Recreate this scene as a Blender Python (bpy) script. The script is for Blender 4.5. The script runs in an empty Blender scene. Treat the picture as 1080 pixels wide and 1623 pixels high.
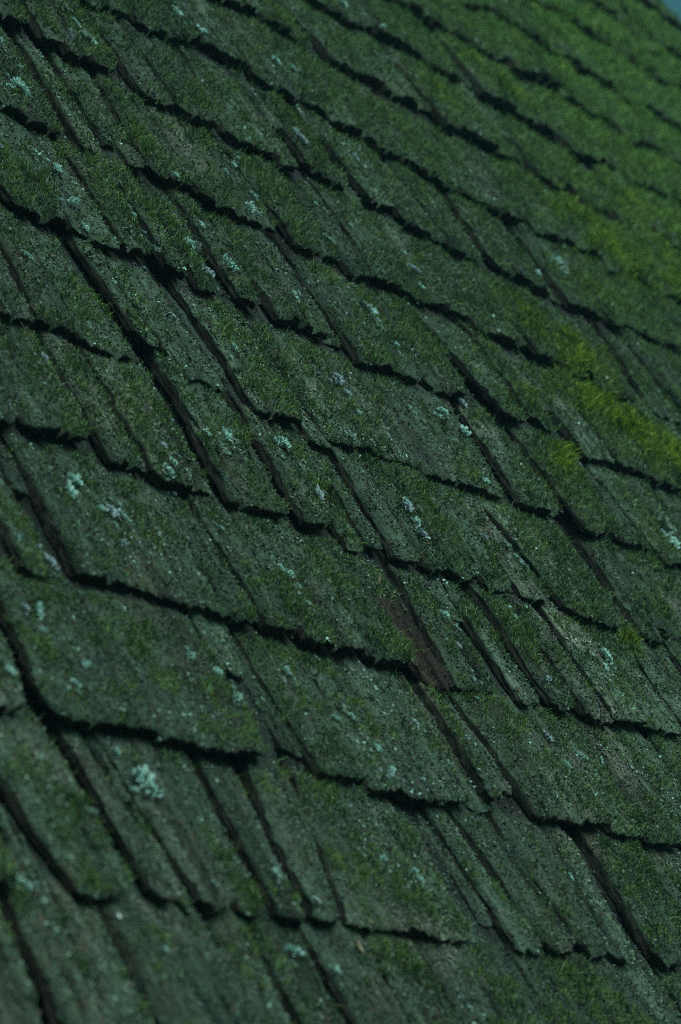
import bpy, math, random
import numpy as np

sc = bpy.context.scene
C = sc.collection
PITCH = math.radians(55.0)
CP, SP = math.cos(PITCH), math.sin(PITCH)

# ---------------------------------------------------------------- camera
# roof frame: u along the courses, v up the slope, n out of the roof
def to_world(u, v, n):
    return (u, CP * v - SP * n, SP * v + CP * n)

CAM_UVN = (-1.86915, -1.35526, 1.0)
cam_d = bpy.data.cameras.new('camera')
cam = bpy.data.objects.new('camera', cam_d)
C.objects.link(cam)
RIGHT = to_world(0.63951, -0.39561, 0.65918)
UPV = to_world(-0.19784, 0.74387, 0.63837)
BACK = to_world(-0.74289, -0.53865, 0.39745)
from mathutils import Matrix, Vector
loc = to_world(*CAM_UVN)
cam.matrix_world = Matrix(((RIGHT[0], UPV[0], BACK[0], loc[0]),
                           (RIGHT[1], UPV[1], BACK[1], loc[1]),
                           (RIGHT[2], UPV[2], BACK[2], loc[2]),
                           (0, 0, 0, 1)))
cam_d.sensor_fit = 'VERTICAL'
cam_d.sensor_height = 36.0
cam_d.lens = 79.85
cam_d.clip_start = 0.05
cam_d.clip_end = 2000
cam_d.dof.use_dof = True
cam_d.dof.focus_distance = 2.64
cam_d.dof.aperture_fstop = 6.2
sc.camera = cam

# ---------------------------------------------------------------- sky, sun, exposure
SUN_EL, SUN_AZ = math.radians(57), math.radians(186)
w = bpy.data.worlds.new('World')
sc.world = w
w.use_nodes = True
nt = w.node_tree
bg = nt.nodes['Background']
sky = nt.nodes.new('ShaderNodeTexSky')
sky.sky_type = 'NISHITA'
sky.sun_disc = False
sky.sun_elevation = SUN_EL
sky.sun_rotation = SUN_AZ
sky.air_density = 1.0
sky.dust_density = 2.0
tint = nt.nodes.new('ShaderNodeMix')
tint.data_type = 'RGBA'
tint.blend_type = 'MULTIPLY'
tint.inputs[0].default_value = 1.0
tint.inputs[7].default_value = (0.175, 0.39, 0.285, 1)
nt.links.new(sky.outputs[0], tint.inputs[6])
nt.links.new(tint.outputs[2], bg.inputs[0])
bg.inputs[1].default_value = 0.06
sun_d = bpy.data.lights.new('sun', 'SUN')
sun_d.energy = 1.5
sun_d.angle = math.radians(55)
sun_d.color = (0.80, 1.0, 0.90)
sun = bpy.data.objects.new('sun', sun_d)
C.objects.link(sun)
sd = Vector((math.sin(SUN_AZ) * math.cos(SUN_EL), math.cos(SUN_AZ) * math.cos(SUN_EL), math.sin(SUN_EL)))
sun.rotation_euler = sd.to_track_quat('Z', 'Y').to_euler()
sc.view_settings.view_transform = 'Standard'
sc.view_settings.look = 'None'
sc.view_settings.gamma = 1.0
sc.view_settings.use_curve_mapping = False
sc.view_settings.exposure = 1.47
sc.cycles.use_denoising = False
sc.cycles.pixel_filter_type = 'BLACKMAN_HARRIS'
sc.cycles.filter_width = 1.0

# ---------------------------------------------------------------- helpers
rng = np.random.default_rng(11)
random.seed(11)

def _hash(ix, iy, seed):
    h = (ix.astype(np.int64) * 374761393 + iy.astype(np.int64) * 668265263 + seed * 144269504) & 0xFFFFFFFF
    h = ((h ^ (h >> 13)) * 1274126177) & 0xFFFFFFFF
    h = h ^ (h >> 16)
    return (h & 0xFFFFFF) / float(0xFFFFFF)

def vnoise(x, y, seed=0):
    x = np.asarray(x, float); y = np.asarray(y, float)
    x, y = np.broadcast_arrays(x, y)
    ix = np.floor(x); iy = np.floor(y)
    fx = x - ix; fy = y - iy
    fx = fx * fx * (3 - 2 * fx); fy = fy * fy * (3 - 2 * fy)
    ix = ix.astype(np.int64); iy = iy.astype(np.int64)
    a = _hash(ix, iy, seed); b = _hash(ix + 1, iy, seed)
    c = _hash(ix, iy + 1, seed); d = _hash(ix + 1, iy + 1, seed)
    return (a + (b - a) * fx) * (1 - fy) + (c + (d - c) * fx) * fy

def fbm(x, y, seed=0, octv=3):
    """-1 .. 1"""
    r = 0; amp = 1.0; tot = 0
    for o in range(octv):
        r = r + amp * (vnoise(np.asarray(x) * 2 ** o, np.asarray(y) * 2 ** o, seed + 17 * o) * 2 - 1)
        tot += amp; amp *= 0.55
    return r / tot * 1.5

def sstep(a, b, x):
    t = np.clip((x - a) / (b - a), 0, 1)
    return t * t * (3 - 2 * t)

CU = np.array(CAM_UVN)
FW = np.array((0.74289, 0.53865, -0.39745))
def depth(u, v):
    return (u - CU[0]) * FW[0] + (v - CU[1]) * FW[1] - CU[2] * FW[2]

def share_in_view(u0, u1, v0, v1):
    """about how much of the picture a patch of the roof takes"""
    u, v = np.meshgrid(np.linspace(u0, u1, 5), np.linspace(v0, v1, 5))
    z = depth(u, v)
    x = ((u - CU[0]) * 0.63951 - (v - CU[1]) * 0.39561 - CU[2] * 0.65918) / z
    y = ((u - CU[0]) * 0.19784 - (v - CU[1]) * 0.74387 + CU[2] * 0.63837) / z
    inside = (np.abs(x) < .1500) & (np.abs(y) < .2254)
    return float((inside / z ** 3).mean() * (u1 - u0) * (v1 - v0))

def expo(v):
    """course spacing"""
    return 0.168 + 0.026 * (v + 0.7)

# bright cushions of moss: u, v, radius u, radius v, strength
VIVID = [(0.90, 0.56, .11, .06, 1.), (0.93, 0.44, .12, .055, 1.), (1.02, 0.38, .12, .05, .95), (1.08, .34, .1, .05, .8), (1.50, 1.00, .26, .07, 1.), (1.36, 1.07, .13, .06, .85), (1.62, 1.05, .2, .08, .8),
         (0.629, 0.251, .025, .02, .9), (0.66, 0.28, .03, .02, .7), (0.527, -0.08, .013, .02, .7), (1.354, 1.69, .08, .05, .8),
         (1.30, 1.52, .07, .05, .6), (1.40, 1.45, .08, .04, .6), (1.05, .62, .08, .05, .4), (1.2, .83, .1, .05, .35),
         (2.156, 1.991, .4, .15, .8), (2.4, 2.1, .4, .2, .75), (1.9, 1.5, .4, .2, .5), (1.8, 1.2, .35, .15, .7), (1.75, 1.75, .3, .1, .55), (2.6, 2.2, .4, .2, .75), (2.1, 1.7, .4, .15, .55), (2.7, 2.45, .3, .2, .6),
         (0.69, 0.40, .04, .03, .45), (0.80, 0.63, .06, .04, .4), (1.05, 1.28, .06, .05, .4)]

def vivid(u, v):
    r = 0
    for a, b, ru, rv, s in VIVID:
        r = np.maximum(r, s * np.exp(-(((u - a) / ru) ** 2 + ((v - b) / rv) ** 2)))
    n = fbm(u * 28, v * 28, 91, 2)
    return np.clip(r * 1.35 * (0.8 + 1.15 * n + .35 * fbm(u * 90, v * 40, 93, 2)), 0, 1)

def mossy(u, v):
    """0 bare crust .. 1 deep moss"""
    n = fbm(u * 11, v * 9, 5, 3) * 0.6 + fbm(u * 45, v * 38, 6, 2) * 0.5
    trend = 0.44 + 0.22 * np.clip((u * .62 + v * .62), -0.8, 1.5)
    return np.clip(np.maximum(trend + n * 0.62, vivid(u, v)), 0, 1)

def pale(u, v):
    """grey worn crust"""
    n = fbm(u * 9 + 3, v * 7, 41, 3)
    tr = np.clip(-0.08 - 0.32 * (u * .6 + v * .6), -0.35, .14)
    return np.clip(sstep(0.15, 0.8, n + tr), 0, 1)

def mesh_np(name, co, faces_flat, counts, mat, parent=None, cols=None, smooth=True):
    me = bpy.data.meshes.new(name)
    nv = len(co)
    me.vertices.add(nv)
    me.vertices.foreach_set('co', np.ascontiguousarray(co, np.float32).ravel())
    me.loops.add(len(faces_flat))
    me.loops.foreach_set('vertex_index', np.ascontiguousarray(faces_flat, np.int32))
    me.polygons.add(len(counts))
    st = np.zeros(len(counts), np.int32); st[1:] = np.cumsum(counts)[:-1]
    me.polygons.foreach_set('loop_start', st)
    if smooth:
        me.polygons.foreach_set('use_smooth', np.ones(len(counts), bool))
    me.update(calc_edges=True)
    if cols is not None:
        at = me.attributes.new('col', 'FLOAT_COLOR', 'POINT')
        c4 = np.ones((nv, 4), np.float32); c4[:, :3] = cols
        at.data.foreach_set('color', c4.ravel())
    me.materials.append(mat)
    ob = bpy.data.objects.new(name, me)
    C.objects.link(ob)
    if parent is not None:
        ob.parent = parent
    return ob

def new_mat(name):
    m = bpy.data.materials.new(name)
    m.use_nodes = True
    n = m.node_tree.nodes; l = m.node_tree.links
    return m, n, l, n['Principled BSDF']

# ---------------------------------------------------------------- roof root
roof = bpy.data.objects.new('shingle_roof', None)
C.objects.link(roof)
roof.rotation_euler = (PITCH, 0, 0)
roof['label'] = 'steep old roof of split wooden shingles overgrown with dark green moss and grey-green lichen'
roof['category'] = 'roof'
roof['kind'] = 'thing'

# ---------------------------------------------------------------- materials
def attr_node(n):
    a = n.new('ShaderNodeAttribute'); a.attribute_name = 'col'; return a

def wood_material():
    m, n, l, b = new_mat('weathered_shingle')
    tc = n.new('ShaderNodeTexCoord'); tc.object = roof
    a = attr_node(n)
    mp = n.new('ShaderNodeMapping'); mp.inputs['Scale'].default_value = (1, 0.16, 1)
    l.new(tc.outputs['Object'], mp.inputs[0])
    gr = n.new('ShaderNodeTexNoise'); gr.inputs['Scale'].default_value = 320; gr.inputs['Detail'].default_value = 6; gr.inputs['Roughness'].default_value = .65
    l.new(mp.outputs[0], gr.inputs[0])
    sp = n.new('ShaderNodeTexNoise'); sp.inputs['Scale'].default_value = 520; sp.inputs['Detail'].default_value = 5; sp.inputs['Roughness'].default_value = .7
    l.new(tc.outputs['Object'], sp.inputs[0])
    r1 = n.new('ShaderNodeMapRange'); r1.inputs[1].default_value = .3; r1.inputs[2].default_value = .72; r1.inputs[3].default_value = .45; r1.inputs[4].default_value = 1.55
    l.new(gr.outputs[0], r1.inputs[0])
    r2 = n.new('ShaderNodeMapRange'); r2.inputs[1].default_value = .3; r2.inputs[2].default_value = .75; r2.inputs[3].default_value = .35; r2.inputs[4].default_value = 1.8
    l.new(sp.outputs[0], r2.inputs[0])
    mu = n.new('ShaderNodeMath'); mu.operation = 'MULTIPLY'
    l.new(r1.outputs[0], mu.inputs[0]); l.new(r2.outputs[0], mu.inputs[1])
    vm = n.new('ShaderNodeVectorMath'); vm.operation = 'SCALE'
    l.new(a.outputs['Color'], vm.inputs[0]); l.new(mu.outputs[0], vm.inputs['Scale'])
    l.new(vm.outputs[0], b.inputs['Base Color'])
    ad = n.new('ShaderNodeMath'); ad.operation = 'ADD'
    l.new(gr.outputs[0], ad.inputs[0]); l.new(sp.outputs[0], ad.inputs[1])
    bp = n.new('ShaderNodeBump'); bp.inputs['Strength'].default_value = .7; bp.inputs['Distance'].default_value = .0025
    l.new(ad.outputs[0], bp.inputs['Height']); l.new(bp.outputs[0], b.inputs['Normal'])
    b.inputs['Roughness'].default_value = .9
    b.inputs['Specular IOR Level'].default_value = .2
    return m

def leafy_material(name, trans=.25):
    m, n, l, b = new_mat(name)
    a = attr_node(n)
    l.new(a.outputs['Color'], b.inputs['Base Color'])
    b.inputs['Roughness'].default_value = .8
    b.inputs['Specular IOR Level'].default_value = .25
    return m

M_WOOD = wood_material()
M_MOSS = leafy_material('moss_strands')
M_CRUST = leafy_material('lichen_flakes')

def plain_material(name, c0, c1, scale, rough=.9):
    m, n, l, b = new_mat(name)
    tc = n.new('ShaderNodeTexCoord')
    t = n.new('ShaderNodeTexNoise'); t.inputs['Scale'].default_value = scale; t.inputs['Detail'].default_value = 5
    l.new(tc.outputs['Object'], t.inputs[0])
    r = n.new('ShaderNodeValToRGB')
    r.color_ramp.elements[0].position = .35; r.color_ramp.elements[0].color = (*c0, 1)
    r.color_ramp.elements[1].position = .68; r.color_ramp.elements[1].color = (*c1, 1)
    l.new(t.outputs[0], r.inputs[0]); l.new(r.outputs[0], b.inputs['Base Color'])
    bp = n.new('ShaderNodeBump'); bp.inputs['Strength'].default_value = .5; bp.inputs['Distance'].default_value = .002
    l.new(t.outputs[0], bp.inputs['Height']); l.new(bp.outputs[0], b.inputs['Normal'])
    b.inputs['Roughness'].default_value = rough
    b.inputs['Specular IOR Level'].default_value = .2
    return m

M_DECK = plain_material('dark_board', (.012, .011, .010), (.03, .028, .024), 60)
M_LICH = plain_material('foliose_lichen', (.22, .40, .38), (.50, .72, .67), 900, .8)
M_LICH2 = plain_material('grey_lichen', (.22, .30, .33), (.50, .58, .64), 900, .8)
M_LICH3 = plain_material('crustose_lichen', (.13, .20, .17), (.30, .40, .34), 900, .85)
M_BUD = plain_material('dry_scale', (.16, .13, .08), (.30, .25, .17), 500, .7)
M_PALE = plain_material('pale_petal', (.30, .32, .33), (.46, .47, .48), 500, .6)
M_GROUND = plain_material('meadow', (.03, .05, .02), (.06, .09, .035), 1.5)

# ---------------------------------------------------------------- damp air
def box_haze():
    x0, x1, y0, y1, z0, z1 = -8, 12, -9, 9, -5.2, 6.5
    co = [(x, y, z) for z in (z0, z1) for y in (y0, y1) for x in (x0, x1)]
    F = [(0, 2, 3, 1), (4, 5, 7, 6), (0, 1, 5, 4), (2, 6, 7, 3), (0, 4, 6, 2), (1, 3, 7, 5)]
    me = bpy.data.meshes.new('haze'); me.from_pydata(co, [], F)
    m = bpy.data.materials.new('damp_air'); m.use_nodes = True
    n = m.node_tree.nodes
    n.remove(n['Principled BSDF'])
    v = n.new('ShaderNodeVolumePrincipled')
    v.inputs['Color'].default_value = (.35, .75, 1, 1)
    v.inputs['Density'].default_value = 0.004
    m.node_tree.links.new(v.outputs[0], n['Material Output'].inputs['Volume'])
    me.materials.append(m)
    ob = bpy.data.objects.new('haze', me); C.objects.link(ob)
    ob['kind'] = 'stuff'
    return ob
box_haze()

MOSS_DENSITY = 480000
CRUMB_DENSITY = 300000
# type, lean of the two long edges, butt outline (u, v) of every shingle
SHINGLES = """
0,0.027,0.063,-0.238,0.785,-0.177,0.784,-0.176,0.784
0,0.063,0.098,-0.176,0.784,-0.117,0.793
0,0.098,9,-0.099,0.774,-0.060,0.784
0,-0.003,0.018,-0.059,0.767,-0.015,0.784,-0.010,0.785
0,0.018,0.036,-0.010,0.774,0.033,0.777
0,-0.005,0.005,-0.305,0.561,-0.266,0.562,-0.236,0.564,-0.227,0.565
0,0.005,0.014,-0.227,0.561,-0.194,0.564,-0.160,0.561
0,9,9,-0.138,0.551,-0.108,0.553
0,-0.051,9,-0.054,0.555,-0.019,0.569
0,0.052,0.033,-0.017,0.574,0.022,0.564
0,0.033,0.010,0.022,0.564,0.026,0.563,0.070,0.569
0,0.028,-0.030,0.067,0.553,0.123,0.545,0.133,0.546
0,-0.030,-0.107,0.133,0.547,0.221,0.556
0,9,9,0.065,0.770,0.067,0.756,0.093,0.748,0.127,0.758
0,9,0.139,0.127,0.754,0.154,0.750,0.219,0.761
0,0.139,9,0.233,0.764,0.248,0.749,0.332,0.759
0,9,0.073,0.341,0.741,0.374,0.748
0,0.073,-0.062,0.412,0.782,0.435,0.756,0.458,0.757
0,-0.062,-0.159,0.458,0.753,0.490,0.754
0,-0.096,-0.071,0.250,0.981,0.299,0.994
0,-0.071,-0.036,0.299,1.004,0.310,1.007,0.365,0.995
0,-0.036,-0.012,0.365,0.994,0.367,0.993,0.412,0.993
0,9,9,0.412,0.981,0.429,0.960,0.473,0.974
0,-0.011,-0.006,0.471,0.970,0.498,0.965,0.515,0.970
0,-0.006,0.001,0.515,0.967,0.550,0.976,0.574,0.963
0,-0.002,0.003,0.570,0.953,0.606,0.961,0.619,0.961
0,0.003,0.010,0.619,0.960,0.647,0.959,0.687,0.953
0,0.010,0.008,0.687,0.943,0.744,0.950
0,0.008,0.007,0.744,0.952,0.772,0.955,0.795,0.939
0,-0.006,-0.001,0.797,0.943,0.830,0.928,0.840,0.930
0,-0.001,0.005,0.840,0.926,0.888,0.935
0,0.004,0.042,0.896,0.930,0.951,0.935,0.976,0.934
0,0.042,0.077,0.976,0.929,1.051,0.926
0,0.001,-0.011,0.409,1.167,0.475,1.182
0,-0.011,-0.025,0.475,1.193,0.522,1.203,0.558,1.202
0,-0.025,-0.037,0.558,1.194,0.570,1.193,0.624,1.197
0,9,9,0.615,1.179,0.663,1.173
0,-0.115,9,0.715,1.168,0.750,1.181,0.778,1.168
0,0.044,0.030,0.776,1.368,0.813,1.367
0,0.030,0.011,0.813,1.367,0.825,1.367,0.864,1.376
0,-0.008,0.003,0.854,1.361,0.909,1.376
0,0.003,0.015,0.909,1.379,0.914,1.380,0.972,1.403
0,-0.008,-0.018,0.978,1.398,1.034,1.409
0,-0.018,-0.029,1.034,1.415,1.042,1.417,1.057,1.398,1.101,1.392
0,0.020,0.035,1.098,1.379,1.148,1.386
0,0.035,0.054,1.148,1.379,1.152,1.379,1.213,1.385
0,-0.015,-0.015,0.864,1.173,0.909,1.183
0,-0.015,-0.015,0.909,1.181,0.918,1.183,0.969,1.171
0,-0.015,-0.014,0.990,1.141,1.049,1.161
0,-0.014,-0.013,1.049,1.175,1.054,1.177,1.103,1.181,1.123,1.184
0,-0.013,-0.012,1.123,1.172,1.181,1.183
0,9,9,1.165,1.160,1.220,1.175,1.232,1.155
0,0.021,0.003,1.217,1.607,1.266,1.593,1.270,1.593
0,0.003,-0.016,1.270,1.586,1.328,1.583
0,0.016,0.006,1.344,1.584,1.402,1.598,1.402,1.598
0,0.006,-0.003,1.402,1.591,1.461,1.592
0,0.001,-0.021,1.466,1.594,1.508,1.606
0,-0.021,-0.039,1.508,1.619,1.541,1.628
0,0.009,0.000,1.553,1.611,1.587,1.609,1.606,1.616
0,0.000,-0.009,1.606,1.625,1.659,1.642
0,9,9,1.666,1.632,1.727,1.626
0,0.008,0.009,1.706,1.596,1.770,1.619
0,0.009,0.009,1.770,1.611,1.771,1.611,1.829,1.597,1.837,1.598
0,0.009,0.010,1.837,1.606,1.914,1.616
0,0.023,0.006,1.900,1.573,1.921,1.555,1.954,1.564
0,0.006,-0.013,1.954,1.576,2.013,1.593
0,9,9,2.063,1.621,2.125,1.615,2.194,1.617
0,0.025,0.029,1.273,1.377,1.329,1.389
0,0.029,0.033,1.329,1.387,1.339,1.390,1.380,1.385
0,-0.027,0.006,1.377,1.377,1.418,1.379,1.455,1.382
0,0.006,0.031,1.455,1.380,1.514,1.384
0,0.017,0.014,1.273,1.153,1.297,1.134,1.304,1.135
0,0.014,0.010,1.304,1.135,1.345,1.143
0,-0.002,-0.001,1.531,1.336,1.588,1.355
0,-0.001,-0.000,1.588,1.350,1.620,1.360,1.647,1.357
0,-0.000,0.001,1.647,1.370,1.707,1.363
0,0.011,0.001,1.908,2.049,1.975,2.058
0,0.001,-0.014,1.975,2.067,2.017,2.073,2.074,2.075
0,-0.014,-0.024,2.074,2.069,2.138,2.072
0,0.005,0.008,2.129,2.066,2.187,2.075
0,0.008,0.010,2.187,2.070,2.198,2.072,2.237,2.081
0,0.010,0.013,2.237,2.080,2.296,2.093
0,-0.003,-0.003,2.285,2.054,2.330,2.062
0,-0.003,-0.003,2.330,2.073,2.369,2.080
0,-0.023,-0.001,2.384,2.064,2.424,2.063
0,-0.001,0.016,2.424,2.068,2.455,2.067
0,-0.003,0.004,2.584,2.176,2.628,2.153,2.635,2.154
0,0.004,0.012,2.635,2.141,2.685,2.151
0,0.022,0.011,1.787,1.878,1.811,1.835,1.848,1.834
0,0.011,0.002,1.848,1.822,1.892,1.821
0,-0.005,-0.009,1.885,1.819,1.956,1.830
0,-0.009,-0.013,1.956,1.824,1.957,1.824,2.018,1.820
0,-0.039,0.002,2.014,1.810,2.071,1.821
0,0.002,0.035,2.071,1.821,2.116,1.829
0,-0.015,-0.018,2.079,1.774,2.101,1.733,2.125,1.737
0,-0.018,-0.021,2.125,1.753,2.176,1.762
0,-0.006,-0.024,2.313,1.829,2.360,1.832
0,-0.024,-0.041,2.360,1.828,2.401,1.831
0,-0.004,0.009,1.490,1.776,1.568,1.809,1.580,1.813
0,0.009,0.019,1.580,1.827,1.648,1.849
0,9,9,1.667,1.839,1.714,1.832
0,0.003,0.000,2.273,2.279,2.333,2.293
0,0.000,-0.003,2.333,2.303,2.371,2.312,2.406,2.318
0,-0.003,-0.005,2.406,2.314,2.461,2.324
0,0.016,0.020,2.582,2.421,2.640,2.375,2.640,2.375
0,0.020,0.024,2.640,2.367,2.692,2.338
0,0.021,0.004,2.677,2.316,2.732,2.326
0,0.004,-0.016,2.732,2.332,2.784,2.341,2.801,2.341
0,-0.016,-0.031,2.801,2.342,2.850,2.340
0,-0.026,-0.020,2.837,2.615,2.911,2.615
0,-0.020,-0.015,2.911,2.608,2.915,2.608,2.974,2.574
0,9,-0.066,-0.385,0.366,-0.345,0.368
0,-0.066,-0.039,-0.332,0.361,-0.293,0.366,-0.293,0.366
0,-0.039,-0.005,-0.293,0.364,-0.241,0.371
0,-0.016,-0.008,-0.242,0.360,-0.218,0.356,-0.174,0.355,-0.165,0.356
0,-0.008,-0.002,-0.165,0.359,-0.111,0.364
0,0.039,9,-0.378,0.160,-0.341,0.169,-0.317,0.160
0,9,-0.079,-0.317,0.158,-0.286,0.154,-0.267,0.147,-0.240,0.153
0,9,0.039,-0.456,0.152,-0.422,0.152,-0.386,0.156
0,-0.079,-0.146,-0.222,0.202,-0.206,0.190,-0.188,0.190
0,9,-0.146,-0.188,0.186,-0.179,0.178
0,-0.146,-0.066,-0.163,0.141,-0.148,0.149,-0.132,0.151,-0.100,0.146
0,9,0.062,-0.090,0.360,-0.065,0.362,-0.059,0.349
0,0.062,0.007,-0.044,0.340,-0.010,0.345
0,0.007,-0.074,0.028,0.351,0.050,0.351,0.073,0.355
0,-0.074,-0.050,0.101,0.345,0.137,0.352,0.160,0.352
0,-0.050,-0.031,0.160,0.347,0.174,0.347,0.206,0.349
0,-0.107,-0.075,0.243,0.536,0.256,0.531,0.295,0.540
0,-0.075,-0.043,0.295,0.548,0.301,0.549,0.343,0.546
0,-0.159,-0.128,0.528,0.759,0.575,0.757,0.601,0.761
0,-0.128,-0.094,0.601,0.745,0.626,0.748,0.651,0.736,0.686,0.744
0,-0.094,-0.013,0.728,0.727,0.758,0.731,0.762,0.732
0,-0.013,0.095,0.762,0.729,0.807,0.737
0,0.095,9,0.839,0.764,0.852,0.740,0.900,0.741
0,-0.039,-0.058,0.900,0.738,0.939,0.737
0,-0.058,-0.076,0.939,0.731,0.939,0.731,0.976,0.723
0,0.077,0.034,1.084,0.918,1.162,0.945
0,0.034,-0.005,1.162,0.944,1.170,0.946,1.216,0.952,1.235,0.929
0,9,9,1.032,0.726,1.090,0.735,1.130,0.726
0,0.010,-0.002,1.157,0.724,1.191,0.730
0,-0.002,-0.017,1.191,0.741,1.198,0.742,1.232,0.741
0,-0.018,0.004,1.311,0.914,1.356,0.933
0,0.004,0.029,1.356,0.942,1.356,0.942,1.407,0.941
0,9,9,1.418,0.936,1.456,0.931
0,-0.035,-0.027,1.446,0.905,1.495,0.921
0,-0.027,-0.016,1.495,0.923,1.500,0.925,1.564,0.928
0,-0.011,-0.001,1.764,1.366,1.817,1.376
0,-0.001,0.011,1.817,1.377,1.834,1.380,1.886,1.377
0,-0.135,0.273,1.419,1.134,1.469,1.138,1.487,1.133
0,0.273,0.161,1.524,1.091,1.562,1.094
0,0.161,0.003,1.562,1.094,1.571,1.094,1.616,1.091
0,0.036,0.025,0.348,0.521,0.402,0.538,0.410,0.538
0,0.025,0.013,0.410,0.542,0.477,0.544
0,-0.019,0.000,0.478,0.537,0.517,0.532,0.539,0.535
0,0.000,0.014,0.539,0.543,0.584,0.550
0,9,-0.084,0.584,0.540,0.625,0.536
0,-0.084,-0.149,0.637,0.523,0.693,0.536,0.707,0.535
0,-0.149,-0.205,0.707,0.536,0.735,0.534,0.767,0.530
0,-0.205,-0.096,0.779,0.512,0.819,0.521,0.820,0.521
0,-0.096,-0.011,0.820,0.514,0.852,0.520
0,0.007,-0.008,0.855,0.504,0.900,0.510
0,-0.008,-0.024,0.900,0.520,0.904,0.520,0.948,0.503
0,-0.009,0.103,0.948,0.501,0.989,0.504,0.994,0.505
0,0.103,0.227,0.994,0.499,1.046,0.510
0,0.227,0.073,1.090,0.500,1.132,0.501,1.150,0.505
0,0.073,-0.037,1.150,0.504,1.193,0.512
0,-0.118,-0.084,0.742,0.305,0.791,0.313,0.825,0.317
0,-0.084,-0.056,0.825,0.309,0.892,0.317
0,-0.011,-0.003,0.886,0.313,0.926,0.306,0.945,0.302
0,-0.003,0.004,0.945,0.312,0.995,0.302
0,9,9,0.628,0.351,0.650,0.324,0.672,0.321
0,-0.229,9,0.541,0.321,0.563,0.321,0.605,0.326
0,-0.031,9,0.239,0.315,0.297,0.331,0.318,0.324
0,-0.006,-0.002,0.317,0.324,0.379,0.331,0.382,0.330
0,-0.002,0.001,0.382,0.329,0.425,0.321,0.426,0.321
0,0.001,0.004,0.426,0.325,0.491,0.341
0,0.016,-0.116,0.054,0.123,0.083,0.127
0,-0.116,9,0.089,0.131,0.139,0.141,0.174,0.136
0,9,0.115,0.174,0.134,0.219,0.141,0.242,0.135,0.313,0.135,0.411,0.133
0,0.115,9,0.444,0.124,0.488,0.134,0.527,0.128
0,-0.078,9,0.591,0.118,0.642,0.133,0.678,0.129
0,9,-0.119,0.678,0.127,0.717,0.129,0.753,0.124
0,-0.119,9,0.777,0.106,0.842,0.126
0,-0.009,9,-0.368,-0.033,-0.335,-0.023,-0.311,-0.029
0,9,0.085,-0.311,-0.030,-0.299,-0.039,-0.235,-0.033
0,9,9,-0.559,-0.024,-0.510,-0.019,-0.474,-0.012
0,9,-0.009,-0.474,-0.014,-0.429,-0.012,-0.391,-0.011
0,9,9,-0.187,0.035,-0.147,0.050,-0.105,0.065
0,0.085,0.042,-0.202,-0.044,-0.173,-0.038,-0.140,-0.038,-0.104,-0.038
0,0.042,0.020,-0.083,-0.041,-0.061,-0.039,-0.036,-0.038
0,0.020,9,-0.024,-0.063,-0.011,-0.065,0.004,-0.060
0,-0.066,0.016,-0.060,0.134,-0.021,0.147,0.003,0.147,0.030,0.144
0,0.052,0.114,0.073,-0.050,0.091,-0.050,0.114,-0.047
0,0.114,9,0.122,-0.051,0.168,-0.045
0,9,0.111,0.168,-0.048,0.192,-0.050,0.235,-0.046
0,0.111,0.123,0.241,-0.056,0.263,-0.055,0.293,-0.046
0,0.123,-0.270,0.320,-0.053,0.353,-0.047,0.380,-0.047
0,-0.270,9,0.407,-0.053,0.424,-0.061,0.466,-0.065
0,9,9,0.466,-0.067,0.492,-0.064,0.524,-0.063
0,0.117,9,0.576,-0.066,0.620,-0.064
0,0.030,-0.031,-0.500,-0.213,-0.469,-0.204,-0.438,-0.205,-0.404,-0.210,-0.365,-0.214,-0.325,-0.210,-0.307,-0.218,-0.249,-0.212
0,-0.031,9,-0.245,-0.217,-0.218,-0.215,-0.193,-0.215
0,-0.003,-0.003,-0.193,-0.226,-0.155,-0.223,-0.131,-0.229
0,-0.003,-0.003,-0.131,-0.219,-0.129,-0.219,-0.085,-0.214
0,9,9,-0.088,-0.224,-0.057,-0.225,-0.018,-0.221
0,0.055,9,-0.006,-0.394,0.016,-0.394
0,0.078,0.030,-0.563,-0.214,-0.550,-0.220,-0.526,-0.211
0,9,0.078,-0.634,-0.229,-0.597,-0.229
0,9,9,-0.703,-0.383,-0.663,-0.382,-0.631,-0.380
0,9,9,-0.608,-0.383,-0.593,-0.391,-0.565,-0.390,-0.526,-0.385,-0.488,-0.385,-0.472,-0.388,-0.431,-0.390,-0.382,-0.390,-0.341,-0.393
0,-0.045,9,-0.269,-0.397,-0.236,-0.393,-0.196,-0.392
0,9,0.055,-0.200,-0.404,-0.160,-0.400,-0.137,-0.406,-0.094,-0.403,-0.039,-0.398
0,0.109,9,0.051,-0.238,0.078,-0.235,0.131,-0.225
0,-0.131,9,0.074,-0.408,0.102,-0.409,0.130,-0.404
0,9,9,0.129,-0.409,0.171,-0.405,0.210,-0.405
0,9,9,0.214,-0.408,0.240,-0.410,0.284,-0.405
0,9,9,0.277,-0.416,0.308,-0.414,0.355,-0.411
0,9,-0.067,0.170,-0.242,0.196,-0.240
0,-0.067,9,0.231,-0.237,0.251,-0.236,0.277,-0.229
0,9,9,0.291,-0.242,0.316,-0.243,0.343,-0.246
0,9,9,0.356,-0.234,0.393,-0.232,0.431,-0.229
0,9,9,0.430,-0.232,0.522,-0.226
0,-0.252,-0.067,-0.659,-0.570,-0.641,-0.568,-0.622,-0.562,-0.594,-0.557
0,-0.067,-0.156,-0.576,-0.563,-0.546,-0.563
0,9,-0.156,-0.545,-0.569,-0.527,-0.569
0,-0.156,-0.031,-0.524,-0.567,-0.499,-0.564,-0.477,-0.560
0,-0.031,0.013,-0.474,-0.568,-0.461,-0.567,-0.443,-0.563
0,0.013,0.118,-0.428,-0.571,-0.411,-0.570,-0.393,-0.568
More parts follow.
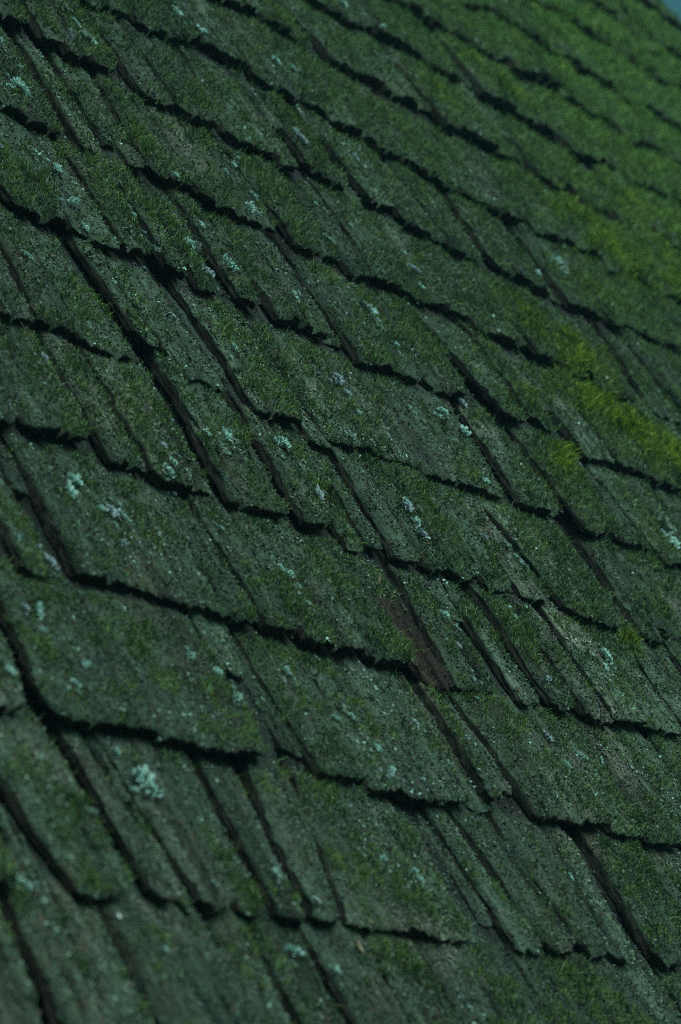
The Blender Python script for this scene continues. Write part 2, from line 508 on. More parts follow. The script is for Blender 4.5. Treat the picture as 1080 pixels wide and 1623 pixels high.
0,0.118,0.235,-0.385,-0.571,-0.365,-0.569,-0.345,-0.570
0,0.235,9,-0.342,-0.571,-0.311,-0.570,-0.271,-0.568,-0.233,-0.572,-0.194,-0.574,-0.155,-0.569
0,-0.084,-0.104,-0.091,-0.578,-0.067,-0.578,-0.053,-0.580
0,-0.104,-0.072,-0.043,-0.577,-0.026,-0.578,0.008,-0.572
0,-0.072,0.239,0.016,-0.565,0.031,-0.579,0.072,-0.574
0,0.239,0.089,0.071,-0.577,0.092,-0.578,0.112,-0.576
0,0.089,9,0.149,-0.568,0.162,-0.583,0.203,-0.578
0,9,9,-0.709,-0.631,-0.703,-0.641,-0.690,-0.645
0,9,9,-0.755,-0.645,-0.750,-0.653,-0.739,-0.664
0,9,9,-0.749,-0.559,-0.719,-0.560
0,9,9,-0.732,-0.715,-0.677,-0.719
0,9,9,-0.673,-0.719,-0.634,-0.720
0,9,9,-0.630,-0.719,-0.514,-0.723
0,9,9,-0.510,-0.723,-0.464,-0.724
0,9,9,-0.460,-0.724,-0.394,-0.726
0,9,9,-0.390,-0.726,-0.318,-0.728
0,9,9,-0.313,-0.728,-0.234,-0.731
0,9,9,-0.229,-0.731,-0.098,-0.736
0,9,9,-0.093,-0.736,-0.004,-0.738
0,9,9,0.002,-0.738,0.092,-0.741
2,0.000,0.000,0.001,-0.238,0.048,-0.240
2,0.000,0.000,-0.118,-0.454,-0.118,-0.502
3,0.016,-0.024,-1.196,-1.088,-1.131,-1.086,-1.070,-1.084
3,0.011,0.016,-1.066,-1.076,-1.016,-1.073,-0.970,-1.079
3,0.003,0.016,-0.964,-1.078,-0.914,-1.079,-0.868,-1.085
3,-0.010,0.004,-0.852,-1.079,-0.822,-1.074,-0.796,-1.072
3,0.009,0.015,-0.792,-1.068,-0.762,-1.073,-0.736,-1.077
3,0.013,-0.003,-0.730,-1.069,-0.665,-1.071,-0.604,-1.075
3,-0.002,0.018,-0.588,-1.093,-0.548,-1.091,-0.512,-1.086
3,0.010,-0.021,-0.508,-1.078,-0.443,-1.076,-0.382,-1.078
3,0.004,-0.001,-0.372,-1.078,-0.342,-1.080,-0.316,-1.086
3,-0.002,-0.001,-0.306,-1.088,-0.256,-1.092,-0.210,-1.093
3,0.002,-0.046,-0.206,-1.082,-0.121,-1.088,-0.040,-1.091
3,-0.026,0.006,-0.024,-1.075,0.016,-1.080,0.052,-1.083
3,-0.015,0.023,0.062,-1.086,0.102,-1.091,0.138,-1.096
3,-0.007,-0.016,0.144,-1.083,0.184,-1.085,0.220,-1.090
3,0.003,0.005,0.224,-1.086,0.309,-1.088,0.390,-1.082
3,-0.020,0.006,0.406,-1.085,0.426,-1.086,0.442,-1.082
3,0.022,0.024,0.446,-1.091,0.531,-1.091,0.612,-1.087
3,-0.005,0.005,0.618,-1.072,0.703,-1.070,0.784,-1.074
3,0.012,0.021,0.800,-1.084,0.840,-1.089,0.876,-1.087
3,-0.009,0.006,0.892,-1.075,0.977,-1.074,1.058,-1.077
3,-0.005,0.007,1.074,-1.067,1.139,-1.069,1.200,-1.069
3,0.008,-0.034,1.210,-1.069,1.275,-1.073,1.336,-1.075
3,-0.034,0.003,1.340,-1.081,1.380,-1.083,1.416,-1.086
3,-0.015,-0.004,1.426,-1.075,1.466,-1.076,1.502,-1.082
3,-0.010,0.013,1.512,-1.085,1.562,-1.085,1.608,-1.083
3,0.019,0.035,1.618,-1.071,1.703,-1.069,1.784,-1.064
3,0.019,0.033,1.800,-1.069,1.840,-1.069,1.876,-1.069
3,0.016,0.031,1.892,-1.073,1.932,-1.075,1.968,-1.073
3,-0.001,-0.005,1.984,-1.074,2.024,-1.077,2.060,-1.075
3,-0.011,-0.026,2.066,-1.080,2.131,-1.081,2.192,-1.085
3,0.040,0.034,2.196,-1.072,2.246,-1.068,2.292,-1.064
3,-0.004,-0.007,2.308,-1.080,2.338,-1.079,2.364,-1.081
3,0.038,-0.012,2.370,-1.076,2.400,-1.075,2.426,-1.077
3,-0.007,-0.006,2.430,-1.074,2.515,-1.072,2.596,-1.078
3,-0.022,0.014,2.606,-1.087,2.671,-1.085,2.732,-1.089
3,0.051,-0.014,2.742,-1.087,2.792,-1.089,2.838,-1.088
3,-0.020,0.040,2.842,-1.070,2.882,-1.072,2.918,-1.074
3,-0.013,0.006,2.924,-1.072,2.964,-1.077,3.000,-1.078
3,0.023,-0.014,3.010,-1.070,3.051,-1.069,3.087,-1.063
3,-0.024,0.052,-1.196,-0.889,-1.111,-0.888,-1.030,-0.889
3,0.015,-0.004,-1.014,-0.914,-0.974,-0.909,-0.938,-0.907
0,-0.007,0.046,-0.934,-0.898,-0.904,-0.892,-0.878,-0.892
0,-0.005,0.023,-0.874,-0.896,-0.844,-0.900,-0.818,-0.898
0,0.025,0.023,-0.802,-0.895,-0.737,-0.897,-0.676,-0.894
0,-0.022,-0.004,-0.666,-0.901,-0.626,-0.899,-0.590,-0.902
0,-0.000,0.022,-0.580,-0.893,-0.495,-0.894,-0.414,-0.900
0,-0.024,0.011,-0.410,-0.905,-0.325,-0.899,-0.244,-0.896
0,0.018,-0.013,-0.228,-0.898,-0.178,-0.901,-0.132,-0.898
0,-0.008,0.034,-0.128,-0.890,-0.088,-0.892,-0.052,-0.893
0,0.024,-0.004,-0.042,-0.906,-0.012,-0.908,0.014,-0.903
0,-0.001,0.008,0.030,-0.904,0.095,-0.899,0.156,-0.896
0,0.019,0.009,0.160,-0.891,0.245,-0.889,0.326,-0.890
3,0.004,-0.009,0.342,-0.914,0.362,-0.909,0.378,-0.908
3,0.014,0.033,0.384,-0.896,0.424,-0.895,0.460,-0.899
3,-0.000,-0.016,0.464,-0.906,0.529,-0.907,0.590,-0.905
3,0.026,0.017,0.594,-0.901,0.679,-0.902,0.760,-0.908
3,0.011,0.013,0.776,-0.902,0.826,-0.904,0.872,-0.899
3,0.003,0.038,0.882,-0.902,0.947,-0.899,1.008,-0.904
3,-0.019,0.006,1.018,-0.885,1.083,-0.889,1.144,-0.884
3,0.039,0.009,1.150,-0.913,1.235,-0.912,1.316,-0.911
3,0.019,0.015,1.332,-0.903,1.362,-0.903,1.388,-0.897
3,0.009,-0.032,1.404,-0.886,1.424,-0.892,1.440,-0.892
3,-0.027,0.027,1.444,-0.904,1.529,-0.900,1.610,-0.898
3,-0.023,0.022,1.620,-0.887,1.660,-0.890,1.696,-0.886
3,-0.004,0.004,1.706,-0.903,1.791,-0.905,1.872,-0.899
3,0.005,0.012,1.878,-0.913,1.963,-0.908,2.044,-0.913
3,-0.015,0.044,2.060,-0.898,2.110,-0.896,2.156,-0.897
3,0.010,0.016,2.172,-0.906,2.212,-0.901,2.248,-0.905
3,0.009,0.014,2.264,-0.911,2.314,-0.908,2.360,-0.911
3,-0.032,0.035,2.366,-0.906,2.386,-0.900,2.402,-0.895
3,0.004,-0.017,2.406,-0.897,2.491,-0.901,2.572,-0.905
3,-0.006,-0.026,2.588,-0.900,2.673,-0.906,2.754,-0.912
3,-0.009,0.021,2.758,-0.897,2.823,-0.902,2.884,-0.904
3,0.002,0.030,2.894,-0.892,2.914,-0.894,2.930,-0.898
3,-0.021,0.005,2.934,-0.895,3.013,-0.897,3.087,-0.900
3,-0.018,-0.002,-1.196,-0.738,-1.166,-0.739,-1.140,-0.733
3,0.006,-0.003,-1.136,-0.734,-1.051,-0.738,-0.970,-0.738
0,-0.001,0.020,-0.964,-0.740,-0.879,-0.739,-0.798,-0.744
0,0.010,0.022,-0.788,-0.744,-0.762,-0.739,-0.740,-0.733
0,0.019,0.016,0.096,-0.732,0.126,-0.727,0.152,-0.729
0,-0.018,0.007,0.158,-0.735,0.223,-0.738,0.284,-0.737
0,0.034,0.003,0.300,-0.721,0.365,-0.722,0.426,-0.726
0,0.003,-0.015,0.442,-0.731,0.472,-0.727,0.498,-0.727
3,-0.012,-0.034,0.514,-0.736,0.554,-0.737,0.590,-0.737
3,0.005,0.016,0.596,-0.736,0.636,-0.739,0.672,-0.744
3,0.000,-0.000,0.682,-0.735,0.702,-0.738,0.718,-0.740
3,0.019,0.024,0.728,-0.722,0.813,-0.717,0.894,-0.723
3,0.009,-0.024,0.898,-0.740,0.983,-0.739,1.064,-0.744
3,-0.002,0.005,1.074,-0.737,1.094,-0.733,1.110,-0.733
3,-0.014,0.006,1.114,-0.731,1.134,-0.737,1.150,-0.733
3,-0.008,0.009,1.154,-0.732,1.184,-0.727,1.210,-0.731
3,-0.008,-0.008,1.216,-0.719,1.301,-0.716,1.382,-0.715
3,-0.021,0.005,1.398,-0.739,1.448,-0.737,1.494,-0.732
3,0.026,-0.005,1.510,-0.716,1.530,-0.722,1.546,-0.721
3,0.005,-0.001,1.550,-0.721,1.580,-0.720,1.606,-0.726
3,0.011,0.035,1.612,-0.725,1.662,-0.723,1.708,-0.724
3,-0.024,0.027,1.718,-0.724,1.783,-0.728,1.844,-0.724
3,0.001,0.020,1.848,-0.730,1.913,-0.728,1.974,-0.732
3,0.031,-0.017,1.978,-0.727,2.008,-0.730,2.034,-0.733
3,0.006,-0.018,2.044,-0.719,2.094,-0.724,2.140,-0.722
3,-0.013,0.011,2.144,-0.727,2.164,-0.728,2.180,-0.732
3,-0.006,-0.019,2.184,-0.734,2.249,-0.733,2.310,-0.733
3,0.034,0.004,2.314,-0.737,2.379,-0.736,2.440,-0.731
3,-0.031,-0.026,2.446,-0.739,2.486,-0.733,2.522,-0.730
3,0.001,0.006,2.538,-0.723,2.578,-0.717,2.614,-0.712
3,0.015,-0.044,2.618,-0.719,2.703,-0.717,2.784,-0.719
3,0.025,-0.004,2.790,-0.723,2.840,-0.728,2.886,-0.731
3,-0.013,-0.002,2.902,-0.725,2.922,-0.724,2.938,-0.721
3,-0.022,-0.053,2.948,-0.728,2.998,-0.732,3.044,-0.728
3,-0.031,-0.030,3.050,-0.737,3.070,-0.735,3.087,-0.738
3,0.024,0.010,-1.196,-0.564,-1.176,-0.567,-1.160,-0.570
3,0.001,0.021,-1.144,-0.577,-1.094,-0.576,-1.048,-0.575
3,0.010,0.013,-1.044,-0.563,-0.979,-0.561,-0.918,-0.562
0,-0.012,-0.030,-0.912,-0.576,-0.862,-0.577,-0.816,-0.576
0,0.008,0.021,-0.812,-0.578,-0.783,-0.579,-0.757,-0.584
4,0.008,-0.027,-0.717,-0.545,-0.683,-0.549
4,0.007,0.005,-0.681,-0.579,-0.661,-0.579
4,-0.011,0.023,-0.153,-0.574,-0.121,-0.576
4,0.020,-0.006,-0.119,-0.547,-0.093,-0.545
4,0.004,0.013,0.114,-0.577,0.147,-0.571
0,0.018,0.010,0.207,-0.569,0.237,-0.571,0.263,-0.568
0,0.001,0.001,0.279,-0.576,0.329,-0.582,0.375,-0.576
0,-0.003,-0.016,0.391,-0.564,0.431,-0.559,0.467,-0.556
0,-0.006,0.009,0.471,-0.555,0.521,-0.558,0.567,-0.562
0,-0.005,0.017,0.583,-0.562,0.668,-0.565,0.749,-0.564
3,-0.004,0.032,0.753,-0.575,0.818,-0.572,0.879,-0.566
3,0.016,0.035,0.885,-0.558,0.925,-0.559,0.961,-0.560
3,0.005,-0.010,0.967,-0.576,0.987,-0.571,1.003,-0.576
3,-0.007,-0.001,1.007,-0.576,1.027,-0.576,1.043,-0.577
3,0.014,0.008,1.049,-0.559,1.079,-0.559,1.105,-0.559
3,-0.040,-0.000,1.121,-0.586,1.186,-0.581,1.247,-0.578
3,0.026,-0.027,1.251,-0.578,1.281,-0.581,1.307,-0.582
3,0.021,0.028,1.323,-0.555,1.343,-0.558,1.359,-0.553
3,-0.003,0.022,1.375,-0.562,1.395,-0.558,1.411,-0.559
3,-0.008,0.002,1.421,-0.571,1.441,-0.566,1.457,-0.570
3,0.037,0.004,1.473,-0.556,1.493,-0.560,1.509,-0.564
3,-0.018,0.021,1.519,-0.571,1.584,-0.571,1.645,-0.576
3,-0.010,-0.015,1.649,-0.567,1.679,-0.563,1.705,-0.567
3,-0.015,-0.006,1.711,-0.570,1.741,-0.575,1.767,-0.570
3,-0.021,-0.006,1.771,-0.575,1.856,-0.572,1.937,-0.568
3,-0.011,0.010,1.943,-0.584,2.008,-0.579,2.069,-0.584
3,-0.003,-0.014,2.073,-0.585,2.093,-0.582,2.109,-0.585
3,0.026,-0.023,2.119,-0.566,2.139,-0.563,2.155,-0.560
3,-0.017,0.018,2.165,-0.569,2.215,-0.571,2.261,-0.566
3,0.019,0.010,2.277,-0.579,2.327,-0.575,2.373,-0.570
3,0.008,-0.018,2.379,-0.572,2.444,-0.567,2.505,-0.567
3,-0.024,-0.010,2.521,-0.576,2.551,-0.571,2.577,-0.577
3,-0.013,0.013,2.581,-0.569,2.601,-0.564,2.617,-0.560
3,0.013,-0.025,2.627,-0.560,2.677,-0.563,2.723,-0.566
3,0.015,-0.015,2.739,-0.570,2.769,-0.567,2.795,-0.570
3,-0.003,-0.001,2.801,-0.584,2.866,-0.579,2.927,-0.576
3,0.026,0.007,2.931,-0.562,3.011,-0.562,3.087,-0.558
3,0.009,0.048,-1.196,-0.385,-1.146,-0.387,-1.100,-0.385
3,0.020,0.009,-1.096,-0.400,-1.011,-0.402,-0.930,-0.407
3,-0.007,0.021,-0.926,-0.390,-0.841,-0.388,-0.760,-0.389
0,-0.020,0.000,-0.750,-0.385,-0.728,-0.383,-0.711,-0.381
4,-0.008,0.002,-0.629,-0.354,-0.610,-0.351
4,-0.005,-0.008,-0.339,-0.283,-0.297,-0.281
4,-0.035,-0.000,-0.295,-0.367,-0.271,-0.376
4,-0.019,0.001,-0.037,-0.401,0.015,-0.400
4,-0.023,0.013,0.017,-0.371,0.072,-0.370
0,-0.026,0.033,0.359,-0.402,0.399,-0.397,0.435,-0.400
0,0.026,0.023,0.445,-0.387,0.495,-0.389,0.541,-0.383
0,-0.006,-0.003,0.551,-0.400,0.571,-0.402,0.587,-0.397
0,-0.015,0.010,0.603,-0.386,0.633,-0.389,0.659,-0.392
0,0.005,-0.005,0.663,-0.400,0.703,-0.402,0.739,-0.404
0,0.019,-0.014,0.749,-0.394,0.769,-0.400,0.785,-0.396
0,-0.015,-0.007,0.789,-0.397,0.839,-0.394,0.885,-0.400
3,-0.009,0.002,0.889,-0.387,0.974,-0.392,1.055,-0.386
3,-0.010,-0.017,1.061,-0.394,1.081,-0.389,1.097,-0.387
3,0.040,0.010,1.101,-0.397,1.141,-0.397,1.177,-0.393
3,0.023,-0.021,1.183,-0.392,1.233,-0.388,1.279,-0.392
3,-0.009,0.024,1.283,-0.392,1.313,-0.397,1.339,-0.395
3,-0.026,0.018,1.349,-0.398,1.389,-0.400,1.425,-0.401
3,0.003,-0.022,1.429,-0.390,1.459,-0.390,1.485,-0.384
3,-0.001,0.022,1.491,-0.396,1.521,-0.398,1.547,-0.395
3,-0.021,-0.022,1.553,-0.395,1.638,-0.392,1.719,-0.388
3,-0.015,-0.018,1.723,-0.388,1.753,-0.386,1.779,-0.385
3,-0.018,0.010,1.789,-0.391,1.854,-0.396,1.915,-0.400
3,0.048,0.000,1.921,-0.385,1.961,-0.388,1.997,-0.386
3,-0.008,-0.016,2.007,-0.389,2.057,-0.388,2.103,-0.384
3,-0.026,-0.014,2.113,-0.384,2.198,-0.387,2.279,-0.393
3,-0.010,0.001,2.295,-0.389,2.345,-0.384,2.391,-0.383
3,0.014,-0.026,2.397,-0.376,2.427,-0.381,2.453,-0.384
3,0.029,0.002,2.469,-0.392,2.519,-0.389,2.565,-0.391
3,0.001,0.009,2.569,-0.383,2.654,-0.382,2.735,-0.381
3,0.021,0.000,2.751,-0.382,2.836,-0.387,2.917,-0.386
3,0.033,-0.027,2.933,-0.403,2.953,-0.399,2.969,-0.403
3,-0.009,-0.026,2.985,-0.402,3.038,-0.397,3.087,-0.394
3,-0.003,-0.003,-1.196,-0.217,-1.131,-0.219,-1.070,-0.215
3,0.016,0.011,-1.054,-0.234,-0.989,-0.229,-0.928,-0.231
3,-0.010,0.031,-0.924,-0.235,-0.894,-0.229,-0.868,-0.230
3,-0.005,-0.013,-0.852,-0.225,-0.802,-0.230,-0.756,-0.225
0,-0.013,-0.002,-0.740,-0.225,-0.689,-0.230,-0.642,-0.233
4,0.004,-0.015,-0.595,-0.223,-0.565,-0.222
4,0.011,-0.022,-0.524,-0.107,-0.502,-0.111
4,-0.011,-0.023,-0.016,-0.204,0.021,-0.205
4,0.011,0.018,0.023,-0.198,0.049,-0.196
4,0.008,0.010,0.133,-0.111,0.168,-0.114
4,0.023,-0.008,0.198,-0.226,0.229,-0.225
0,-0.021,-0.001,0.526,-0.220,0.580,-0.224
0,-0.001,0.020,0.580,-0.225,0.611,-0.227,0.638,-0.225
0,0.020,0.040,0.638,-0.212,0.692,-0.209
0,-0.027,-0.020,0.696,-0.236,0.746,-0.230,0.792,-0.236
0,-0.019,-0.016,0.808,-0.215,0.848,-0.215,0.884,-0.210
0,0.002,0.017,0.890,-0.224,0.940,-0.224,0.986,-0.220
0,-0.003,0.001,0.990,-0.234,1.042,-0.230
0,0.001,0.008,1.042,-0.224,1.055,-0.223,1.116,-0.221
3,0.027,0.007,1.126,-0.232,1.176,-0.230,1.222,-0.227
3,-0.004,-0.008,1.226,-0.209,1.291,-0.213,1.352,-0.208
3,-0.025,0.013,1.368,-0.216,1.433,-0.213,1.494,-0.215
3,-0.007,-0.004,1.498,-0.217,1.583,-0.222,1.664,-0.218
3,-0.053,0.027,1.680,-0.228,1.720,-0.224,1.756,-0.223
3,0.012,-0.014,1.762,-0.218,1.802,-0.218,1.838,-0.222
3,-0.003,0.015,1.854,-0.218,1.939,-0.213,2.020,-0.216
3,-0.028,0.009,2.030,-0.218,2.095,-0.222,2.156,-0.221
3,0.034,0.008,2.172,-0.236,2.222,-0.231,2.268,-0.233
3,0.011,0.013,2.284,-0.216,2.349,-0.211,2.410,-0.217
3,0.024,0.014,2.414,-0.211,2.479,-0.216,2.540,-0.221
3,0.009,0.015,2.550,-0.224,2.600,-0.218,2.646,-0.219
3,-0.017,0.003,2.662,-0.215,2.712,-0.219,2.758,-0.223
3,-0.015,0.024,2.762,-0.226,2.782,-0.223,2.798,-0.218
3,0.022,0.028,2.802,-0.225,2.852,-0.224,2.898,-0.227
3,0.018,-0.008,2.914,-0.231,2.954,-0.227,2.990,-0.228
3,-0.016,0.005,3.000,-0.220,3.046,-0.219,3.087,-0.218
3,-0.026,0.000,-1.196,-0.040,-1.166,-0.042,-1.140,-0.045
3,-0.009,-0.008,-1.136,-0.046,-1.116,-0.043,-1.100,-0.045
3,0.013,0.043,-1.096,-0.063,-1.076,-0.057,-1.060,-0.058
3,0.009,0.009,-1.050,-0.057,-1.010,-0.057,-0.974,-0.062
3,0.033,-0.001,-0.964,-0.061,-0.944,-0.056,-0.928,-0.061
3,0.011,0.005,-0.918,-0.060,-0.878,-0.056,-0.842,-0.059
3,0.031,0.011,-0.826,-0.044,-0.806,-0.044,-0.790,-0.047
3,-0.001,-0.002,-0.784,-0.051,-0.734,-0.046,-0.688,-0.046
0,0.002,0.028,-0.682,-0.039,-0.662,-0.044,-0.646,-0.046
0,-0.014,0.011,-0.642,-0.043,-0.603,-0.044,-0.567,-0.046
4,0.020,0.001,-0.389,0.033,-0.370,0.031
4,0.009,0.006,-0.233,-0.025,-0.204,-0.029
4,-0.001,-0.010,0.006,0.061,0.037,0.057
4,-0.007,-0.023,0.039,-0.035,0.071,-0.029
4,-0.004,0.011,0.295,0.007,0.318,0.009
4,-0.006,-0.002,0.382,0.031,0.405,0.035
4,0.003,-0.000,0.526,-0.009,0.553,-0.005
4,-0.007,-0.011,0.555,-0.054,0.574,-0.054
0,-0.007,0.011,0.624,-0.038,0.664,-0.042,0.700,-0.041
0,-0.017,0.000,0.706,-0.054,0.791,-0.060,0.872,-0.065
0,0.007,-0.004,0.876,-0.060,0.906,-0.056,0.932,-0.057
0,0.002,0.016,0.942,-0.044,0.982,-0.045,1.018,-0.051
0,0.020,-0.003,1.034,-0.048,1.084,-0.043,1.130,-0.044
0,-0.011,-0.009,1.146,-0.061,1.211,-0.066,1.214,-0.066
0,-0.009,-0.008,1.214,-0.062,1.272,-0.064
3,0.011,-0.028,1.282,-0.054,1.322,-0.050,1.358,-0.051
3,0.003,0.027,1.364,-0.043,1.414,-0.045,1.460,-0.043
3,-0.032,-0.005,1.464,-0.047,1.504,-0.044,1.540,-0.044
3,0.018,-0.001,1.556,-0.040,1.606,-0.039,1.652,-0.039
3,-0.034,-0.009,1.658,-0.057,1.688,-0.060,1.714,-0.058
3,0.035,-0.009,1.720,-0.049,1.740,-0.050,1.756,-0.048
3,0.035,0.005,1.760,-0.055,1.810,-0.051,1.856,-0.056
3,-0.008,0.012,1.872,-0.038,1.937,-0.038,1.998,-0.035
3,-0.015,0.031,2.004,-0.046,2.054,-0.050,2.100,-0.045
3,0.015,-0.007,2.110,-0.056,2.130,-0.050,2.146,-0.054
3,-0.039,-0.018,2.156,-0.046,2.186,-0.043,2.212,-0.041
3,0.010,0.000,2.228,-0.057,2.258,-0.054,2.284,-0.056
3,-0.009,0.012,2.290,-0.051,2.320,-0.054,2.346,-0.049
3,-0.016,-0.002,2.356,-0.047,2.376,-0.047,2.392,-0.051
3,0.003,-0.025,2.398,-0.048,2.483,-0.043,2.564,-0.044
3,-0.011,-0.016,2.570,-0.058,2.610,-0.054,2.646,-0.055
3,0.008,0.005,2.650,-0.042,2.690,-0.042,2.726,-0.043
3,-0.013,-0.014,2.736,-0.053,2.776,-0.049,2.812,-0.046
3,-0.017,0.005,2.822,-0.061,2.862,-0.060,2.898,-0.060
3,-0.008,0.004,2.914,-0.051,2.934,-0.055,2.950,-0.058
3,-0.014,-0.026,2.956,-0.037,3.023,-0.038,3.087,-0.038
3,-0.002,0.002,-1.196,0.116,-1.166,0.122,-1.140,0.117
3,-0.001,0.014,-1.124,0.136,-1.084,0.131,-1.048,0.136
3,0.025,-0.005,-1.032,0.121,-0.982,0.124,-0.936,0.125
3,0.007,0.013,-0.920,0.134,-0.900,0.134,-0.884,0.129
3,-0.013,0.006,-0.878,0.129,-0.848,0.126,-0.822,0.130
3,0.015,-0.017,-0.806,0.132,-0.741,0.137,-0.680,0.142
0,-0.017,0.021,-0.664,0.119,-0.624,0.120,-0.588,0.122
0,-0.008,0.023,-0.582,0.132,-0.562,0.130,-0.546,0.129
0,-0.019,-0.002,-0.536,0.122,-0.498,0.126,-0.464,0.123
4,-0.021,-0.014,-0.098,0.189,-0.062,0.195
4,0.006,-0.032,0.032,0.123,0.066,0.120
4,-0.024,0.004,0.068,0.193,0.087,0.191
4,-0.015,0.012,0.413,0.196,0.442,0.188
4,-0.010,0.006,0.529,0.175,0.558,0.168
4,0.026,-0.023,0.560,0.170,0.589,0.166
4,0.015,0.009,0.755,0.128,0.775,0.123
0,-0.011,-0.032,0.846,0.116,0.886,0.120,0.922,0.118
0,-0.004,0.028,0.928,0.121,0.978,0.123,1.024,0.129
0,-0.031,-0.023,1.028,0.120,1.077,0.122
0,-0.023,-0.011,1.077,0.126,1.113,0.128,1.147,0.129
0,-0.011,-0.003,1.147,0.127,1.194,0.129
0,-0.009,-0.017,1.204,0.118,1.289,0.124,1.370,0.118
3,0.012,0.059,1.386,0.139,1.471,0.134,1.552,0.137
3,0.021,-0.018,1.558,0.134,1.643,0.132,1.724,0.129
3,-0.018,0.013,1.730,0.132,1.760,0.133,1.786,0.138
3,-0.025,0.005,1.796,0.132,1.836,0.126,1.872,0.128
3,0.016,0.012,1.878,0.140,1.918,0.137,1.954,0.132
3,-0.019,0.003,1.958,0.142,1.998,0.142,2.034,0.141
3,-0.009,-0.010,2.044,0.144,2.064,0.138,2.080,0.142
3,0.025,0.027,2.084,0.124,2.134,0.121,2.180,0.119
3,0.006,0.029,2.186,0.123,2.206,0.127,2.222,0.130
3,0.007,0.026,2.226,0.131,2.266,0.136,2.302,0.136
3,-0.005,0.014,2.308,0.135,2.373,0.136,2.434,0.137
3,0.011,0.001,2.450,0.129,2.515,0.127,2.576,0.131
3,0.012,0.003,2.592,0.127,2.677,0.124,2.758,0.123
3,0.007,-0.016,2.768,0.136,2.833,0.134,2.894,0.134
3,0.004,-0.003,2.904,0.138,2.954,0.136,3.000,0.135
3,0.011,0.014,3.004,0.137,3.048,0.134,3.087,0.133
3,-0.003,-0.007,-1.196,0.328,-1.176,0.329,-1.160,0.325
3,0.001,-0.018,-1.154,0.331,-1.134,0.326,-1.118,0.326
3,0.034,-0.023,-1.112,0.336,-1.047,0.330,-0.986,0.326
3,-0.031,0.027,-0.976,0.321,-0.936,0.322,-0.900,0.326
3,-0.004,-0.005,-0.890,0.331,-0.860,0.335,-0.834,0.332
3,0.023,0.011,-0.830,0.327,-0.745,0.330,-0.664,0.330
3,-0.025,-0.013,-0.654,0.335,-0.624,0.335,-0.598,0.338
0,0.014,-0.020,-0.588,0.340,-0.568,0.341,-0.552,0.346
0,-0.003,0.000,-0.546,0.325,-0.476,0.330
0,0.000,0.005,-0.476,0.340,-0.468,0.341,-0.393,0.337
4,0.007,0.039,-0.008,0.439,0.026,0.441
4,0.041,-0.004,0.075,0.418,0.099,0.415
4,-0.018,-0.011,0.208,0.358,0.237,0.348
4,0.003,0.000,0.493,0.378,0.511,0.373
4,0.021,0.026,0.513,0.442,0.539,0.448
4,-0.004,-0.011,0.607,0.369,0.626,0.373
4,-0.003,-0.009,0.674,0.447,0.703,0.449
4,0.002,-0.005,0.705,0.396,0.740,0.393
0,0.017,-0.051,0.999,0.344,1.084,0.344,1.165,0.350
0,-0.004,0.005,1.181,0.319,1.201,0.324,1.217,0.327
0,0.001,0.012,1.233,0.341,1.263,0.337,1.289,0.340
0,0.009,0.028,1.295,0.343,1.335,0.341,1.371,0.343
0,-0.002,-0.001,1.375,0.326,1.395,0.327,1.411,0.326
0,-0.011,-0.016,1.427,0.352,1.485,0.348
0,-0.016,-0.020,1.485,0.337,1.512,0.335,1.533,0.336
0,-0.020,-0.025,1.533,0.347,1.593,0.349
0,0.028,0.015,1.603,0.337,1.653,0.338,1.699,0.341
3,0.007,0.002,1.715,0.351,1.745,0.345,1.771,0.350
3,0.012,0.009,1.781,0.342,1.831,0.341,1.877,0.338
3,0.014,0.024,1.883,0.327,1.923,0.324,1.959,0.321
3,-0.002,-0.016,1.965,0.341,2.030,0.337,2.091,0.339
3,-0.033,0.014,2.107,0.329,2.127,0.330,2.143,0.335
3,0.002,0.015,2.147,0.327,2.177,0.326,2.203,0.330
3,-0.013,-0.010,2.219,0.331,2.249,0.332,2.275,0.337
3,0.027,0.012,2.285,0.329,2.305,0.333,2.321,0.332
3,-0.023,-0.006,2.337,0.335,2.357,0.334,2.373,0.331
3,-0.007,0.013,2.379,0.336,2.399,0.332,2.415,0.333
3,0.003,-0.018,2.431,0.317,2.496,0.321,2.557,0.316
3,-0.009,-0.009,2.567,0.329,2.632,0.325,2.693,0.322
3,-0.014,0.004,2.699,0.334,2.784,0.337,2.865,0.337
3,-0.001,-0.019,2.871,0.338,2.921,0.344,2.967,0.340
3,-0.005,-0.019,2.973,0.345,2.993,0.340,3.009,0.336
3,0.026,-0.019,3.013,0.333,3.052,0.336,3.087,0.340
3,0.035,-0.002,-1.196,0.523,-1.156,0.529,-1.120,0.531
3,0.010,0.005,-1.104,0.533,-1.074,0.528,-1.048,0.528
3,0.014,0.008,-1.038,0.518,-0.953,0.515,-0.872,0.510
3,-0.003,-0.021,-0.856,0.522,-0.826,0.519,-0.800,0.522
3,-0.050,0.010,-0.784,0.522,-0.764,0.522,-0.748,0.520
3,0.036,-0.031,-0.742,0.533,-0.722,0.529,-0.706,0.527
3,-0.038,-0.012,-0.702,0.527,-0.652,0.528,-0.606,0.528
3,-0.010,0.014,-0.590,0.520,-0.560,0.521,-0.534,0.518
0,-0.012,0.022,-0.528,0.527,-0.498,0.525,-0.472,0.531
0,-0.003,0.030,-0.462,0.531,-0.432,0.526,-0.406,0.528
0,-0.028,-0.001,-0.396,0.522,-0.353,0.524
0,-0.001,0.024,-0.353,0.525,-0.352,0.525,-0.313,0.528
4,0.035,-0.035,-0.106,0.518,-0.076,0.516
4,-0.009,0.007,-0.074,0.588,-0.056,0.583
4,0.007,0.008,0.223,0.608,0.241,0.610
4,-0.004,-0.017,1.048,0.587,1.088,0.589
0,-0.005,0.012,1.197,0.549,1.240,0.544
0,0.012,0.033,1.240,0.530,1.247,0.530,1.293,0.532
